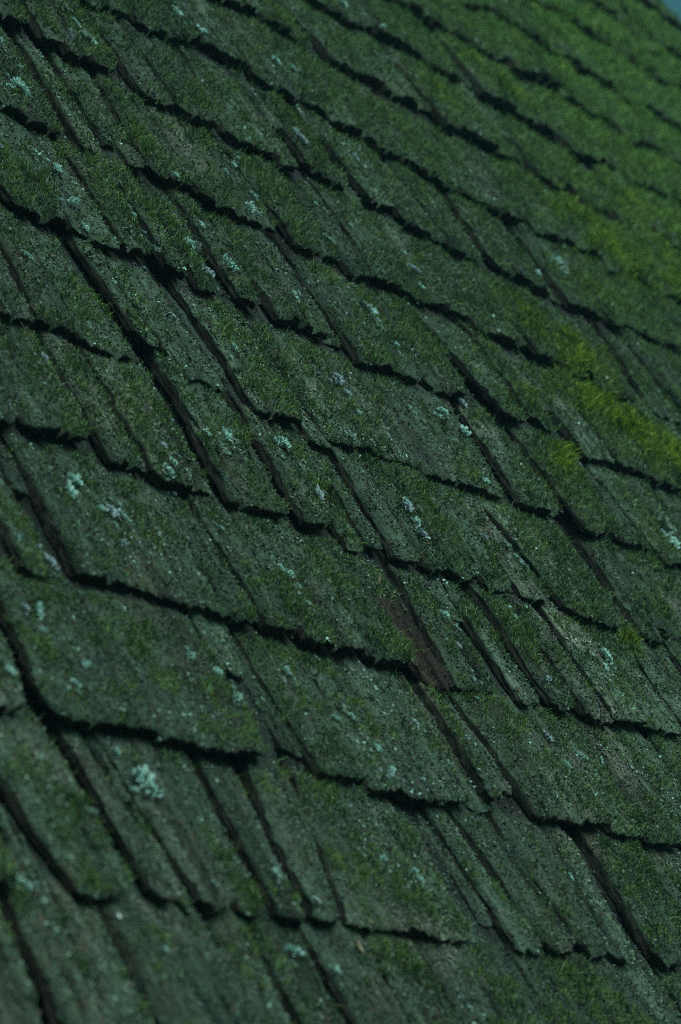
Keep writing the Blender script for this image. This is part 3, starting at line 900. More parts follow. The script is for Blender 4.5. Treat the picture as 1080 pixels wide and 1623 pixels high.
0,0.000,-0.031,1.303,0.533,1.333,0.534,1.359,0.536
0,0.023,0.042,1.369,0.524,1.399,0.525,1.425,0.530
0,0.018,0.002,1.441,0.530,1.461,0.534,1.477,0.529
0,-0.035,-0.008,1.493,0.530,1.536,0.532
0,-0.008,0.026,1.536,0.523,1.543,0.524,1.589,0.525
0,0.006,-0.002,1.599,0.529,1.658,0.531
0,-0.002,-0.010,1.658,0.539,1.684,0.541,1.712,0.540
0,-0.010,-0.017,1.712,0.530,1.765,0.529
0,0.021,0.025,1.769,0.520,1.799,0.516,1.825,0.513
3,0.008,-0.010,1.835,0.541,1.885,0.536,1.931,0.530
3,0.007,0.020,1.941,0.540,1.971,0.534,1.997,0.531
3,-0.023,0.001,2.003,0.536,2.033,0.535,2.059,0.539
3,0.013,-0.064,2.065,0.523,2.095,0.518,2.121,0.519
3,-0.011,0.006,2.131,0.530,2.196,0.525,2.257,0.526
3,-0.019,-0.020,2.263,0.528,2.328,0.528,2.389,0.527
3,-0.005,-0.031,2.405,0.539,2.445,0.535,2.481,0.538
3,0.014,-0.004,2.487,0.522,2.517,0.525,2.543,0.521
3,-0.019,-0.025,2.553,0.517,2.583,0.523,2.609,0.519
3,0.007,-0.034,2.619,0.523,2.704,0.527,2.785,0.529
3,0.045,0.022,2.789,0.518,2.839,0.519,2.885,0.514
3,0.005,0.021,2.891,0.530,2.991,0.535,3.087,0.540
3,0.016,0.001,-1.196,0.737,-1.166,0.737,-1.140,0.739
3,0.003,-0.025,-1.130,0.739,-1.065,0.743,-1.004,0.744
3,0.054,-0.015,-0.994,0.736,-0.954,0.741,-0.918,0.737
3,0.008,0.016,-0.908,0.734,-0.878,0.735,-0.852,0.732
3,0.016,-0.013,-0.848,0.739,-0.828,0.734,-0.812,0.728
3,-0.002,-0.001,-0.808,0.743,-0.788,0.743,-0.772,0.738
3,-0.040,0.027,-0.762,0.754,-0.722,0.750,-0.686,0.746
3,-0.017,0.025,-0.676,0.733,-0.636,0.736,-0.600,0.740
3,-0.027,0.008,-0.594,0.754,-0.529,0.754,-0.468,0.751
0,-0.013,-0.007,-0.452,0.756,-0.417,0.756
0,-0.007,-0.001,-0.417,0.752,-0.412,0.752,-0.376,0.755
0,-0.014,0.041,-0.366,0.749,-0.336,0.752,-0.310,0.754
0,0.035,-0.005,-0.294,0.749,-0.268,0.748,-0.246,0.753
4,-0.004,-0.013,0.035,0.832,0.063,0.829
4,-0.008,-0.012,0.376,0.859,0.410,0.857
4,0.003,-0.027,0.492,0.736,0.526,0.740
4,0.003,0.008,0.688,0.744,0.726,0.746
4,-0.010,0.022,0.809,0.764,0.837,0.767
4,-0.019,-0.013,0.978,0.802,1.004,0.802
4,-0.008,-0.017,1.006,0.741,1.030,0.734
4,0.009,-0.010,1.132,0.859,1.155,0.859
0,0.007,-0.003,1.236,0.752,1.256,0.747,1.272,0.743
0,0.006,0.001,1.282,0.747,1.346,0.744
0,0.001,-0.002,1.346,0.753,1.367,0.752,1.388,0.753
0,-0.002,-0.007,1.388,0.745,1.448,0.748
0,-0.032,0.005,1.464,0.742,1.494,0.746,1.520,0.750
0,0.005,0.003,1.536,0.750,1.601,0.746,1.608,0.747
0,0.003,0.001,1.608,0.736,1.662,0.740
0,-0.005,-0.012,1.678,0.738,1.698,0.743,1.714,0.744
0,0.003,-0.021,1.724,0.736,1.754,0.738,1.780,0.739
0,-0.022,-0.031,1.786,0.743,1.836,0.742,1.882,0.748
0,-0.010,-0.005,1.898,0.747,1.951,0.744
0,-0.005,0.001,1.951,0.743,1.983,0.742,2.006,0.743
0,0.001,0.008,2.006,0.737,2.064,0.739
3,-0.028,-0.037,2.074,0.736,2.124,0.739,2.170,0.742
3,-0.006,0.010,2.186,0.737,2.206,0.736,2.222,0.742
3,0.016,-0.034,2.226,0.736,2.291,0.734,2.352,0.733
3,0.015,0.003,2.356,0.738,2.441,0.740,2.522,0.738
3,0.008,0.007,2.532,0.744,2.617,0.744,2.698,0.750
3,0.011,0.002,2.708,0.751,2.748,0.752,2.784,0.754
3,-0.001,0.035,2.800,0.752,2.820,0.755,2.836,0.753
3,-0.012,0.003,2.840,0.747,2.905,0.743,2.966,0.741
3,-0.020,0.033,2.970,0.758,3.031,0.754,3.087,0.749
3,0.006,-0.024,-1.196,0.952,-1.111,0.954,-1.030,0.952
3,0.021,0.016,-1.026,0.936,-0.996,0.938,-0.970,0.934
3,0.008,0.003,-0.954,0.933,-0.924,0.935,-0.898,0.933
3,0.008,0.015,-0.894,0.931,-0.854,0.936,-0.818,0.942
3,0.024,-0.022,-0.812,0.937,-0.782,0.934,-0.756,0.931
3,-0.011,-0.002,-0.750,0.957,-0.685,0.952,-0.624,0.956
3,-0.007,0.032,-0.620,0.949,-0.535,0.952,-0.454,0.956
0,0.014,0.016,-0.438,0.935,-0.384,0.935
0,0.016,0.019,-0.384,0.942,-0.353,0.942,-0.329,0.941
0,0.019,0.021,-0.329,0.941,-0.272,0.940
0,0.003,0.003,-0.256,0.942,-0.207,0.940
0,0.003,0.004,-0.207,0.956,-0.171,0.954,-0.139,0.955
0,0.004,0.005,-0.139,0.939,-0.090,0.940
0,-0.014,-0.009,-0.084,0.934,-0.019,0.939,-0.018,0.939
0,-0.009,-0.004,-0.018,0.943,0.042,0.941
0,-0.031,-0.006,0.046,0.945,0.091,0.947
0,-0.006,0.023,0.091,0.957,0.096,0.957,0.142,0.954
0,0.028,0.020,0.146,0.943,0.192,0.945
0,0.020,0.011,0.192,0.948,0.196,0.948,0.242,0.948
4,0.018,0.030,1.053,1.027,1.082,1.031
0,-0.011,0.062,1.239,0.946,1.273,0.950,1.303,0.954
0,-0.014,-0.028,1.568,0.946,1.627,0.948
0,-0.028,-0.043,1.627,0.961,1.653,0.962,1.688,0.962
0,-0.043,-0.054,1.688,0.962,1.734,0.962
0,0.008,0.008,1.740,0.951,1.790,0.951,1.792,0.951
0,0.008,0.008,1.792,0.952,1.836,0.949
0,0.006,-0.017,1.846,0.956,1.866,0.952,1.882,0.953
0,-0.006,-0.003,1.892,0.952,1.922,0.955,1.948,0.956
0,-0.038,-0.011,1.952,0.935,1.995,0.930
0,-0.011,0.023,1.995,0.935,2.002,0.934,2.048,0.932
0,0.029,0.034,2.064,0.931,2.110,0.935
0,0.034,0.039,2.110,0.937,2.114,0.937,2.160,0.937
0,0.003,-0.005,2.166,0.957,2.196,0.954,2.222,0.954
0,0.002,0.010,2.226,0.948,2.276,0.954,2.278,0.954
0,0.010,0.017,2.278,0.953,2.322,0.955
3,-0.001,0.004,2.328,0.950,2.368,0.949,2.404,0.952
3,0.011,0.022,2.408,0.942,2.438,0.945,2.464,0.951
3,-0.030,-0.028,2.474,0.946,2.504,0.941,2.530,0.939
3,0.044,0.012,2.540,0.943,2.560,0.946,2.576,0.947
3,-0.032,-0.012,2.582,0.941,2.632,0.940,2.678,0.944
3,0.003,0.022,2.694,0.945,2.744,0.941,2.790,0.942
3,0.030,0.008,2.806,0.935,2.846,0.933,2.882,0.934
3,-0.028,0.006,2.886,0.956,2.951,0.952,3.012,0.958
3,0.021,0.004,3.016,0.933,3.053,0.935,3.087,0.938
3,0.002,0.014,-1.196,1.182,-1.146,1.178,-1.100,1.179
3,0.036,-0.002,-1.096,1.169,-1.031,1.171,-0.970,1.176
3,-0.008,-0.007,-0.966,1.179,-0.881,1.179,-0.800,1.175
3,0.021,-0.044,-0.790,1.172,-0.770,1.172,-0.754,1.173
3,0.024,-0.004,-0.744,1.164,-0.679,1.166,-0.618,1.169
3,0.010,0.001,-0.612,1.167,-0.562,1.166,-0.516,1.171
3,0.010,0.002,-0.512,1.176,-0.447,1.171,-0.386,1.165
3,0.024,0.008,-0.370,1.167,-0.285,1.162,-0.204,1.165
3,-0.013,-0.023,-0.200,1.173,-0.160,1.175,-0.124,1.177
0,-0.036,-0.023,-0.120,1.186,-0.061,1.182
0,-0.023,-0.008,-0.061,1.167,-0.055,1.167,0.006,1.169
0,0.012,0.024,0.022,1.170,0.042,1.167,0.058,1.161
0,-0.000,0.011,0.062,1.154,0.114,1.159
0,0.011,0.028,0.114,1.160,0.127,1.161,0.188,1.163
0,0.055,0.025,0.194,1.167,0.214,1.170,0.230,1.173
0,-0.015,-0.027,0.236,1.175,0.256,1.179,0.272,1.181
0,-0.026,-0.020,0.278,1.163,0.308,1.162,0.334,1.159
0,-0.016,-0.008,0.338,1.181,0.371,1.175,0.401,1.174
4,-0.001,0.002,0.665,1.260,0.692,1.250
4,-0.006,-0.009,0.694,1.257,0.713,1.257
0,0.034,0.023,0.782,1.179,0.816,1.181
0,0.023,0.009,0.816,1.185,0.821,1.185,0.856,1.185
4,0.028,-0.004,1.234,1.256,1.271,1.258
0,0.048,0.011,1.349,1.180,1.382,1.180,1.411,1.180
4,0.006,0.012,1.489,1.211,1.522,1.211
0,0.009,-0.017,1.620,1.183,1.659,1.178
0,-0.017,-0.043,1.659,1.182,1.660,1.182,1.696,1.182
0,0.011,0.014,1.706,1.175,1.726,1.173,1.742,1.176
0,0.019,-0.009,1.752,1.165,1.788,1.163
0,-0.009,-0.039,1.788,1.162,1.792,1.162,1.828,1.162
0,0.006,0.006,1.834,1.171,1.892,1.167
0,0.006,0.005,1.892,1.169,1.899,1.168,1.960,1.174
0,0.010,-0.015,1.970,1.166,1.990,1.171,2.006,1.169
0,-0.036,-0.021,2.010,1.181,2.055,1.178
0,-0.021,-0.003,2.055,1.172,2.060,1.172,2.106,1.170
0,-0.010,0.005,2.116,1.186,2.146,1.182,2.172,1.176
0,-0.017,-0.004,2.182,1.175,2.202,1.178,2.218,1.176
0,0.046,0.024,2.224,1.183,2.286,1.180
0,0.024,0.008,2.286,1.183,2.309,1.182,2.331,1.183
0,0.008,-0.014,2.331,1.174,2.390,1.176
0,0.000,0.001,2.394,1.160,2.457,1.163
0,0.001,0.002,2.457,1.160,2.479,1.161,2.496,1.161
0,0.002,0.004,2.496,1.163,2.560,1.162
3,-0.021,0.002,2.566,1.173,2.631,1.170,2.692,1.165
3,-0.015,-0.004,2.696,1.168,2.716,1.167,2.732,1.166
3,0.029,0.027,2.742,1.186,2.827,1.181,2.908,1.176
3,0.010,-0.006,2.924,1.175,2.974,1.173,3.020,1.175
3,0.009,-0.025,3.030,1.157,3.061,1.160,3.087,1.160
3,-0.008,-0.022,-1.196,1.383,-1.166,1.382,-1.140,1.383
3,0.030,0.001,-1.136,1.387,-1.051,1.392,-0.970,1.396
3,-0.003,-0.004,-0.966,1.388,-0.926,1.390,-0.890,1.394
3,-0.010,0.029,-0.874,1.375,-0.844,1.378,-0.818,1.379
3,-0.001,-0.027,-0.814,1.386,-0.784,1.384,-0.758,1.390
3,-0.013,0.012,-0.754,1.384,-0.689,1.378,-0.628,1.376
3,-0.023,-0.012,-0.612,1.381,-0.562,1.375,-0.516,1.377
3,-0.031,-0.006,-0.500,1.402,-0.435,1.397,-0.374,1.392
3,-0.009,0.029,-0.368,1.397,-0.303,1.394,-0.242,1.390
3,-0.001,0.033,-0.226,1.374,-0.186,1.377,-0.150,1.375
3,-0.004,0.018,-0.134,1.375,-0.114,1.374,-0.098,1.378
3,0.019,0.003,-0.082,1.379,-0.052,1.378,-0.026,1.377
3,-0.003,-0.041,-0.016,1.398,0.004,1.393,0.020,1.397
3,-0.009,0.080,0.030,1.386,0.060,1.388,0.086,1.393
0,0.002,0.006,0.092,1.390,0.147,1.388
0,0.006,0.010,0.147,1.380,0.157,1.379,0.218,1.380
0,-0.012,-0.006,0.224,1.383,0.267,1.379
0,-0.006,0.002,0.267,1.387,0.274,1.387,0.320,1.386
0,-0.021,0.005,0.336,1.396,0.401,1.397,0.406,1.397
0,0.005,0.027,0.406,1.397,0.462,1.393
0,0.026,0.014,0.468,1.394,0.517,1.392
0,0.014,-0.001,0.517,1.378,0.553,1.377,0.578,1.375
0,-0.001,-0.015,0.578,1.387,0.634,1.384
0,-0.017,-0.010,0.638,1.397,0.701,1.398
0,-0.010,-0.003,0.701,1.399,0.705,1.399,0.768,1.395
4,-0.007,-0.008,1.215,1.473,1.245,1.468
4,0.024,0.005,1.247,1.402,1.271,1.404
4,0.007,0.007,1.709,1.489,1.734,1.498
4,-0.005,-0.007,1.736,1.475,1.762,1.472
0,-0.010,0.007,1.890,1.384,1.955,1.383
0,0.007,0.022,1.955,1.374,1.955,1.374,2.016,1.368
0,-0.011,-0.015,2.032,1.382,2.052,1.383,2.068,1.377
0,-0.051,0.037,2.072,1.375,2.112,1.377,2.148,1.376
0,-0.000,-0.014,2.154,1.396,2.204,1.394,2.250,1.396
0,0.020,0.071,2.260,1.392,2.290,1.388,2.316,1.385
0,0.027,0.018,2.320,1.370,2.369,1.374
0,0.018,0.010,2.369,1.370,2.370,1.370,2.416,1.364
0,-0.001,0.018,2.426,1.381,2.446,1.375,2.462,1.372
0,-0.013,-0.004,2.468,1.380,2.524,1.381
0,-0.004,0.008,2.524,1.387,2.533,1.388,2.594,1.391
0,0.024,0.027,2.600,1.370,2.655,1.369
0,0.027,0.031,2.655,1.384,2.685,1.383,2.712,1.382
0,0.031,0.034,2.712,1.370,2.766,1.368
0,-0.015,0.018,2.782,1.388,2.812,1.386,2.838,1.381
3,-0.021,-0.013,2.842,1.383,2.862,1.379,2.878,1.377
3,0.003,0.035,2.884,1.383,2.904,1.386,2.920,1.390
3,-0.010,-0.011,2.926,1.372,2.956,1.373,2.982,1.378
3,0.015,-0.025,2.992,1.398,3.042,1.393,3.087,1.395
3,-0.024,-0.007,-1.196,1.606,-1.156,1.606,-1.120,1.607
3,-0.021,-0.024,-1.114,1.587,-1.029,1.592,-0.948,1.592
3,0.009,0.008,-0.942,1.614,-0.877,1.609,-0.816,1.608
3,0.003,-0.016,-0.812,1.608,-0.747,1.607,-0.686,1.603
3,-0.011,0.045,-0.670,1.589,-0.605,1.588,-0.544,1.585
3,0.002,-0.003,-0.534,1.595,-0.484,1.601,-0.438,1.606
3,-0.017,-0.050,-0.432,1.588,-0.402,1.590,-0.376,1.589
3,0.013,-0.005,-0.360,1.587,-0.310,1.589,-0.264,1.585
3,-0.038,-0.022,-0.260,1.606,-0.210,1.603,-0.164,1.603
3,-0.026,-0.011,-0.148,1.589,-0.063,1.591,0.018,1.594
3,-0.022,-0.027,0.022,1.608,0.042,1.612,0.058,1.617
3,0.027,0.021,0.068,1.606,0.108,1.604,0.144,1.600
3,-0.018,-0.015,0.150,1.588,0.215,1.590,0.276,1.589
3,-0.003,0.029,0.280,1.604,0.310,1.600,0.336,1.596
3,0.002,-0.011,0.340,1.612,0.380,1.609,0.416,1.609
0,0.007,0.005,0.426,1.612,0.466,1.609
0,0.005,0.003,0.466,1.604,0.476,1.604,0.522,1.607
0,-0.015,-0.010,0.528,1.607,0.558,1.612,0.584,1.617
0,0.012,0.031,0.588,1.609,0.618,1.611,0.644,1.612
0,-0.016,-0.014,0.650,1.598,0.670,1.603,0.686,1.607
0,0.024,0.022,0.692,1.590,0.747,1.588
0,0.022,0.019,0.747,1.595,0.777,1.594,0.802,1.592
0,0.019,0.017,0.802,1.589,0.858,1.585
0,-0.009,-0.041,0.874,1.596,0.894,1.595,0.910,1.594
0,0.025,0.010,0.914,1.599,0.963,1.600
0,0.010,-0.007,0.963,1.602,0.999,1.603,1.021,1.603
0,-0.007,-0.025,1.021,1.603,1.080,1.603
0,-0.018,-0.021,1.090,1.586,1.152,1.591,1.157,1.591
0,-0.021,-0.022,1.157,1.605,1.209,1.605
4,0.002,0.016,2.015,1.662,2.036,1.656
4,0.024,0.004,2.038,1.710,2.061,1.711
0,0.020,0.008,2.198,1.589,2.239,1.588
0,0.008,-0.008,2.239,1.603,2.248,1.603,2.294,1.598
0,0.005,-0.003,2.310,1.607,2.340,1.609,2.366,1.614
0,0.013,0.015,2.382,1.598,2.447,1.600,2.449,1.600
0,0.015,0.017,2.449,1.610,2.508,1.610
0,-0.006,-0.018,2.514,1.604,2.578,1.602
0,-0.018,-0.028,2.578,1.602,2.599,1.601,2.635,1.599
0,-0.028,-0.036,2.635,1.610,2.680,1.608
0,0.013,0.012,2.684,1.591,2.734,1.595,2.739,1.595
0,0.012,0.011,2.739,1.611,2.780,1.615
0,0.015,0.020,2.796,1.595,2.816,1.598,2.832,1.598
0,-0.017,-0.018,2.836,1.608,2.866,1.609,2.892,1.614
0,0.010,0.007,2.908,1.588,2.962,1.590
0,0.007,0.003,2.962,1.602,3.000,1.603,3.028,1.604
0,0.003,-0.000,3.028,1.604,3.087,1.607
3,0.004,-0.007,-1.196,1.820,-1.166,1.823,-1.140,1.818
3,-0.015,-0.017,-1.136,1.838,-1.116,1.840,-1.100,1.841
3,-0.029,0.009,-1.090,1.829,-1.005,1.828,-0.924,1.831
3,-0.003,-0.043,-0.920,1.839,-0.835,1.839,-0.754,1.835
3,-0.001,-0.019,-0.750,1.832,-0.710,1.832,-0.674,1.835
3,0.001,0.008,-0.670,1.834,-0.585,1.837,-0.504,1.839
3,0.033,-0.035,-0.500,1.823,-0.460,1.818,-0.424,1.814
3,0.017,-0.023,-0.408,1.826,-0.358,1.831,-0.312,1.826
3,-0.001,0.007,-0.302,1.818,-0.237,1.823,-0.176,1.826
3,-0.034,-0.022,-0.166,1.824,-0.136,1.826,-0.110,1.827
3,-0.005,-0.019,-0.100,1.824,-0.035,1.830,0.026,1.833
3,-0.053,0.018,0.036,1.838,0.101,1.833,0.162,1.829
3,-0.002,-0.015,0.166,1.833,0.206,1.835,0.242,1.835
3,0.022,-0.009,0.246,1.839,0.311,1.833,0.372,1.833
3,0.003,-0.001,0.388,1.827,0.473,1.824,0.554,1.821
3,-0.033,0.042,0.558,1.824,0.623,1.825,0.684,1.821
3,-0.005,0.034,0.694,1.832,0.744,1.832,0.790,1.827
0,0.021,-0.003,0.796,1.825,0.816,1.830,0.832,1.824
0,0.043,-0.020,0.848,1.816,0.878,1.820,0.904,1.820
0,0.011,0.013,0.920,1.827,1.005,1.830,1.086,1.834
0,-0.022,0.039,1.092,1.840,1.122,1.836,1.148,1.835
0,-0.002,0.040,1.152,1.834,1.182,1.836,1.208,1.841
0,-0.014,-0.019,1.218,1.826,1.258,1.824
0,-0.019,-0.025,1.258,1.834,1.258,1.834,1.294,1.837
0,-0.005,-0.009,1.310,1.829,1.360,1.829
0,-0.009,-0.013,1.360,1.837,1.398,1.837,1.431,1.838
0,-0.013,-0.017,1.431,1.835,1.482,1.836
0,0.023,0.008,1.718,1.838,1.751,1.840,1.779,1.836
0,0.018,0.003,2.180,1.835,2.245,1.836,2.248,1.836
0,0.003,-0.011,2.248,1.833,2.305,1.837
0,0.009,0.004,2.405,1.839,2.455,1.844,2.457,1.845
0,0.004,0.000,2.457,1.843,2.501,1.847
0,0.029,-0.025,2.507,1.838,2.557,1.841,2.603,1.847
0,0.004,-0.006,2.609,1.838,2.649,1.835,2.654,1.835
0,-0.006,-0.012,2.654,1.841,2.685,1.843
0,-0.029,-0.005,2.691,1.841,2.731,1.843,2.733,1.843
0,-0.005,0.014,2.733,1.848,2.767,1.849
0,-0.018,-0.005,2.771,1.839,2.823,1.836
0,-0.005,0.012,2.823,1.835,2.856,1.833,2.888,1.834
0,0.012,0.025,2.888,1.838,2.937,1.839
0,0.000,-0.013,2.943,1.841,2.985,1.838
0,-0.013,-0.031,2.985,1.837,2.993,1.837,3.039,1.838
0,0.012,0.007,3.045,1.841,3.068,1.836,3.087,1.839
3,-0.018,-0.009,-1.196,2.069,-1.176,2.065,-1.160,2.065
3,-0.008,-0.003,-1.150,2.059,-1.120,2.063,-1.094,2.059
3,-0.014,0.006,-1.084,2.079,-1.054,2.074,-1.028,2.078
3,0.009,0.006,-1.012,2.064,-0.927,2.069,-0.846,2.067
3,0.018,-0.015,-0.836,2.069,-0.806,2.066,-0.780,2.064
3,-0.041,-0.027,-0.770,2.057,-0.730,2.061,-0.694,2.064
3,0.023,0.056,-0.678,2.062,-0.628,2.057,-0.582,2.052
3,-0.031,0.017,-0.578,2.082,-0.538,2.076,-0.502,2.071
3,0.009,0.024,-0.486,2.061,-0.436,2.065,-0.390,2.066
3,-0.002,-0.000,-0.380,2.053,-0.340,2.054,-0.304,2.050
3,-0.002,-0.023,-0.288,2.057,-0.223,2.058,-0.162,2.060
3,0.001,0.010,-0.146,2.061,-0.081,2.060,-0.020,2.063
3,0.001,-0.031,-0.010,2.056,0.030,2.056,0.066,2.052
3,0.009,-0.040,0.076,2.075,0.141,2.069,0.202,2.075
3,0.037,-0.004,0.218,2.072,0.283,2.074,0.344,2.080
3,-0.005,0.006,0.350,2.072,0.435,2.074,0.516,2.072
3,-0.041,0.003,0.520,2.068,0.550,2.071,0.576,2.072
3,-0.020,0.022,0.592,2.074,0.632,2.070,0.668,2.072
3,0.026,0.022,0.672,2.055,0.712,2.060,0.748,2.060
3,-0.002,-0.023,0.754,2.073,0.819,2.070,0.880,2.064
3,-0.014,0.004,0.886,2.073,0.916,2.071,0.942,2.074
3,0.040,-0.007,0.958,2.068,0.988,2.067,1.014,2.063
0,-0.057,-0.016,1.024,2.066,1.089,2.067,1.095,2.067
0,-0.016,0.016,1.095,2.062,1.150,2.065
0,0.025,0.007,1.160,2.072,1.210,2.074,1.211,2.073
0,0.007,-0.008,1.211,2.077,1.256,2.073
0,0.040,0.024,1.272,2.067,1.292,2.067,1.308,2.061
0,0.010,0.013,1.324,2.052,1.388,2.053
0,0.013,0.014,1.388,2.059,1.409,2.059,1.436,2.059
0,0.014,0.017,1.436,2.046,1.490,2.046
0,0.001,-0.011,1.496,2.066,1.549,2.063
0,-0.011,-0.025,1.549,2.062,1.581,2.060,1.612,2.060
0,-0.025,-0.037,1.612,2.061,1.662,2.061
0,-0.035,0.020,1.666,2.059,1.696,2.055,1.722,2.055
0,0.014,0.006,1.732,2.068,1.752,2.065,1.768,2.067
0,0.000,0.020,1.778,2.052,1.834,2.052
0,0.020,0.043,1.834,2.049,1.841,2.048,1.900,2.051
0,-0.004,-0.019,2.459,2.047,2.515,2.052
0,-0.019,-0.035,2.515,2.066,2.519,2.067,2.576,2.071
0,0.008,-0.004,2.689,2.052,2.739,2.050,2.740,2.050
0,-0.004,-0.015,2.740,2.058,2.785,2.058
0,-0.006,-0.034,2.795,2.057,2.815,2.058,2.831,2.052
0,0.001,0.001,2.841,2.064,2.877,2.067
0,0.001,0.002,2.877,2.072,2.881,2.072,2.917,2.077
0,-0.021,-0.009,2.933,2.070,3.005,2.069
0,-0.009,0.005,3.005,2.085,3.012,2.085,3.087,2.079
3,-0.014,0.042,-1.196,2.325,-1.146,2.329,-1.100,2.329
3,-0.035,0.030,-1.096,2.324,-1.066,2.330,-1.040,2.332
3,-0.016,0.022,-1.034,2.326,-1.004,2.326,-0.978,2.326
3,0.053,0.021,-0.968,2.340,-0.903,2.338,-0.842,2.333
3,0.023,-0.009,-0.832,2.329,-0.802,2.325,-0.776,2.320
3,0.013,0.012,-0.760,2.334,-0.695,2.335,-0.634,2.331
3,0.012,0.003,-0.630,2.327,-0.610,2.323,-0.594,2.329
3,-0.013,-0.035,-0.588,2.336,-0.503,2.332,-0.422,2.337
3,-0.039,0.006,-0.418,2.327,-0.398,2.332,-0.382,2.326
3,0.013,-0.020,-0.376,2.318,-0.326,2.321,-0.280,2.317
3,-0.001,0.042,-0.276,2.342,-0.211,2.341,-0.150,2.340
3,0.016,0.002,-0.146,2.344,-0.116,2.340,-0.090,2.335
3,-0.022,-0.006,-0.080,2.331,-0.040,2.326,-0.004,2.331
3,0.000,0.044,0.006,2.321,0.046,2.325,0.082,2.319
3,0.031,0.003,0.086,2.320,0.171,2.321,0.252,2.316
3,0.019,0.033,0.262,2.336,0.282,2.340,0.298,2.343
3,-0.007,-0.020,0.304,2.317,0.344,2.323,0.380,2.318
3,-0.007,-0.009,0.390,2.342,0.410,2.340,0.426,2.337
3,-0.007,-0.004,0.432,2.328,0.472,2.332,0.508,2.336
3,-0.003,0.003,0.518,2.331,0.548,2.334,0.574,2.330
3,0.016,-0.012,0.578,2.318,0.618,2.321,0.654,2.325
3,0.026,-0.020,0.658,2.338,0.708,2.341,0.754,2.344
3,0.002,0.001,0.758,2.338,0.788,2.336,0.814,2.331
3,0.044,-0.024,0.818,2.332,0.883,2.331,0.944,2.325
3,-0.007,-0.001,0.954,2.341,0.994,2.337,1.030,2.337
3,0.002,0.003,1.036,2.336,1.086,2.334,1.132,2.333
3,-0.006,0.010,1.148,2.332,1.213,2.333,1.274,2.329
3,-0.012,-0.007,1.278,2.330,1.308,2.331,1.334,2.326
3,0.004,0.011,1.344,2.329,1.364,2.329,1.380,2.327
3,-0.022,0.005,1.386,2.340,1.436,2.342,1.482,2.345
0,0.025,0.016,1.498,2.329,1.518,2.325,1.534,2.323
0,-0.002,-0.008,1.540,2.337,1.605,2.336,1.610,2.336
0,-0.008,-0.014,1.610,2.328,1.666,2.330
0,0.030,0.012,1.682,2.320,1.746,2.322
0,0.012,-0.001,1.746,2.315,1.767,2.316,1.791,2.315
0,-0.001,-0.018,1.791,2.327,1.848,2.324
0,0.017,0.006,1.854,2.333,1.893,2.327
0,0.006,-0.005,1.893,2.323,1.894,2.323,1.930,2.323
0,-0.042,-0.019,1.940,2.325,1.960,2.331,1.976,2.329
0,-0.000,0.015,1.980,2.324,2.045,2.320,2.046,2.320
0,0.015,0.029,2.046,2.324,2.106,2.321
0,-0.006,-0.007,2.112,2.328,2.155,2.326
0,-0.007,-0.007,2.155,2.315,2.162,2.315,2.208,2.310
0,-0.032,0.005,2.224,2.328,2.246,2.323,2.265,2.328
0,0.002,-0.004,2.465,2.316,2.517,2.319
0,-0.004,-0.011,2.517,2.316,2.522,2.316,2.574,2.317
0,-0.000,-0.006,2.854,2.327,2.909,2.329
0,-0.006,-0.012,2.909,2.319,2.939,2.320,2.961,2.320
0,-0.012,-0.019,2.961,2.328,3.020,2.327
0,0.062,0.012,3.024,2.337,3.057,2.331,3.087,2.327
3,-0.031,0.013,-1.196,2.605,-1.156,2.605,-1.120,2.603
3,0.015,0.015,-1.104,2.588,-1.039,2.588,-0.978,2.592
3,-0.004,0.020,-0.962,2.607,-0.932,2.611,-0.906,2.615
3,0.017,0.014,-0.902,2.604,-0.862,2.600,-0.826,2.601
3,-0.021,0.009,-0.810,2.602,-0.745,2.606,-0.684,2.602
3,-0.042,0.030,-0.678,2.595,-0.613,2.590,-0.552,2.596
3,-0.009,0.002,-0.548,2.583,-0.498,2.589,-0.452,2.593
3,-0.002,-0.031,-0.442,2.597,-0.422,2.602,-0.406,2.598
3,-0.009,0.029,-0.400,2.607,-0.335,2.611,-0.274,2.614
3,-0.018,-0.011,-0.258,2.599,-0.208,2.603,-0.162,2.600
3,0.044,0.039,-0.146,2.587,-0.126,2.588,-0.110,2.587
3,0.054,0.010,-0.104,2.598,-0.019,2.597,0.062,2.598
3,-0.010,-0.012,0.072,2.599,0.112,2.604,0.148,2.601
3,0.009,-0.007,0.152,2.610,0.217,2.612,0.278,2.616
3,-0.023,-0.021,0.284,2.588,0.369,2.594,0.450,2.590
3,-0.013,-0.031,0.456,2.602,0.506,2.601,0.552,2.603
3,-0.008,-0.031,0.556,2.594,0.596,2.591,0.632,2.590
3,-0.015,0.032,0.648,2.590,0.733,2.590,0.814,2.590
3,0.001,-0.029,0.820,2.592,0.860,2.591,0.896,2.596
3,-0.012,0.015,0.900,2.603,0.940,2.604,0.976,2.603
3,-0.003,0.033,0.992,2.595,1.022,2.593,1.048,2.595
3,0.019,-0.004,1.058,2.604,1.098,2.607,1.134,2.608
3,0.014,0.004,1.150,2.597,1.235,2.597,1.316,2.591
3,-0.003,0.015,1.332,2.601,1.362,2.599,1.388,2.595
3,-0.013,-0.012,1.404,2.593,1.469,2.596,1.530,2.601
3,0.026,0.008,1.534,2.604,1.599,2.603,1.660,2.604
3,-0.001,0.006,1.664,2.595,1.729,2.593,1.790,2.590
0,0.032,0.014,1.806,2.612,1.866,2.610
0,0.014,-0.006,1.866,2.608,1.871,2.607,1.932,2.607
0,0.017,0.017,1.936,2.602,1.993,2.597
0,0.017,0.016,1.993,2.592,2.001,2.591,2.062,2.597
0,0.056,0.015,2.066,2.595,2.101,2.596
0,0.015,-0.034,2.101,2.585,2.106,2.585,2.142,2.589
0,0.026,0.002,2.146,2.599,2.176,2.595,2.202,2.598
0,0.026,-0.012,2.218,2.609,2.248,2.611,2.274,2.610
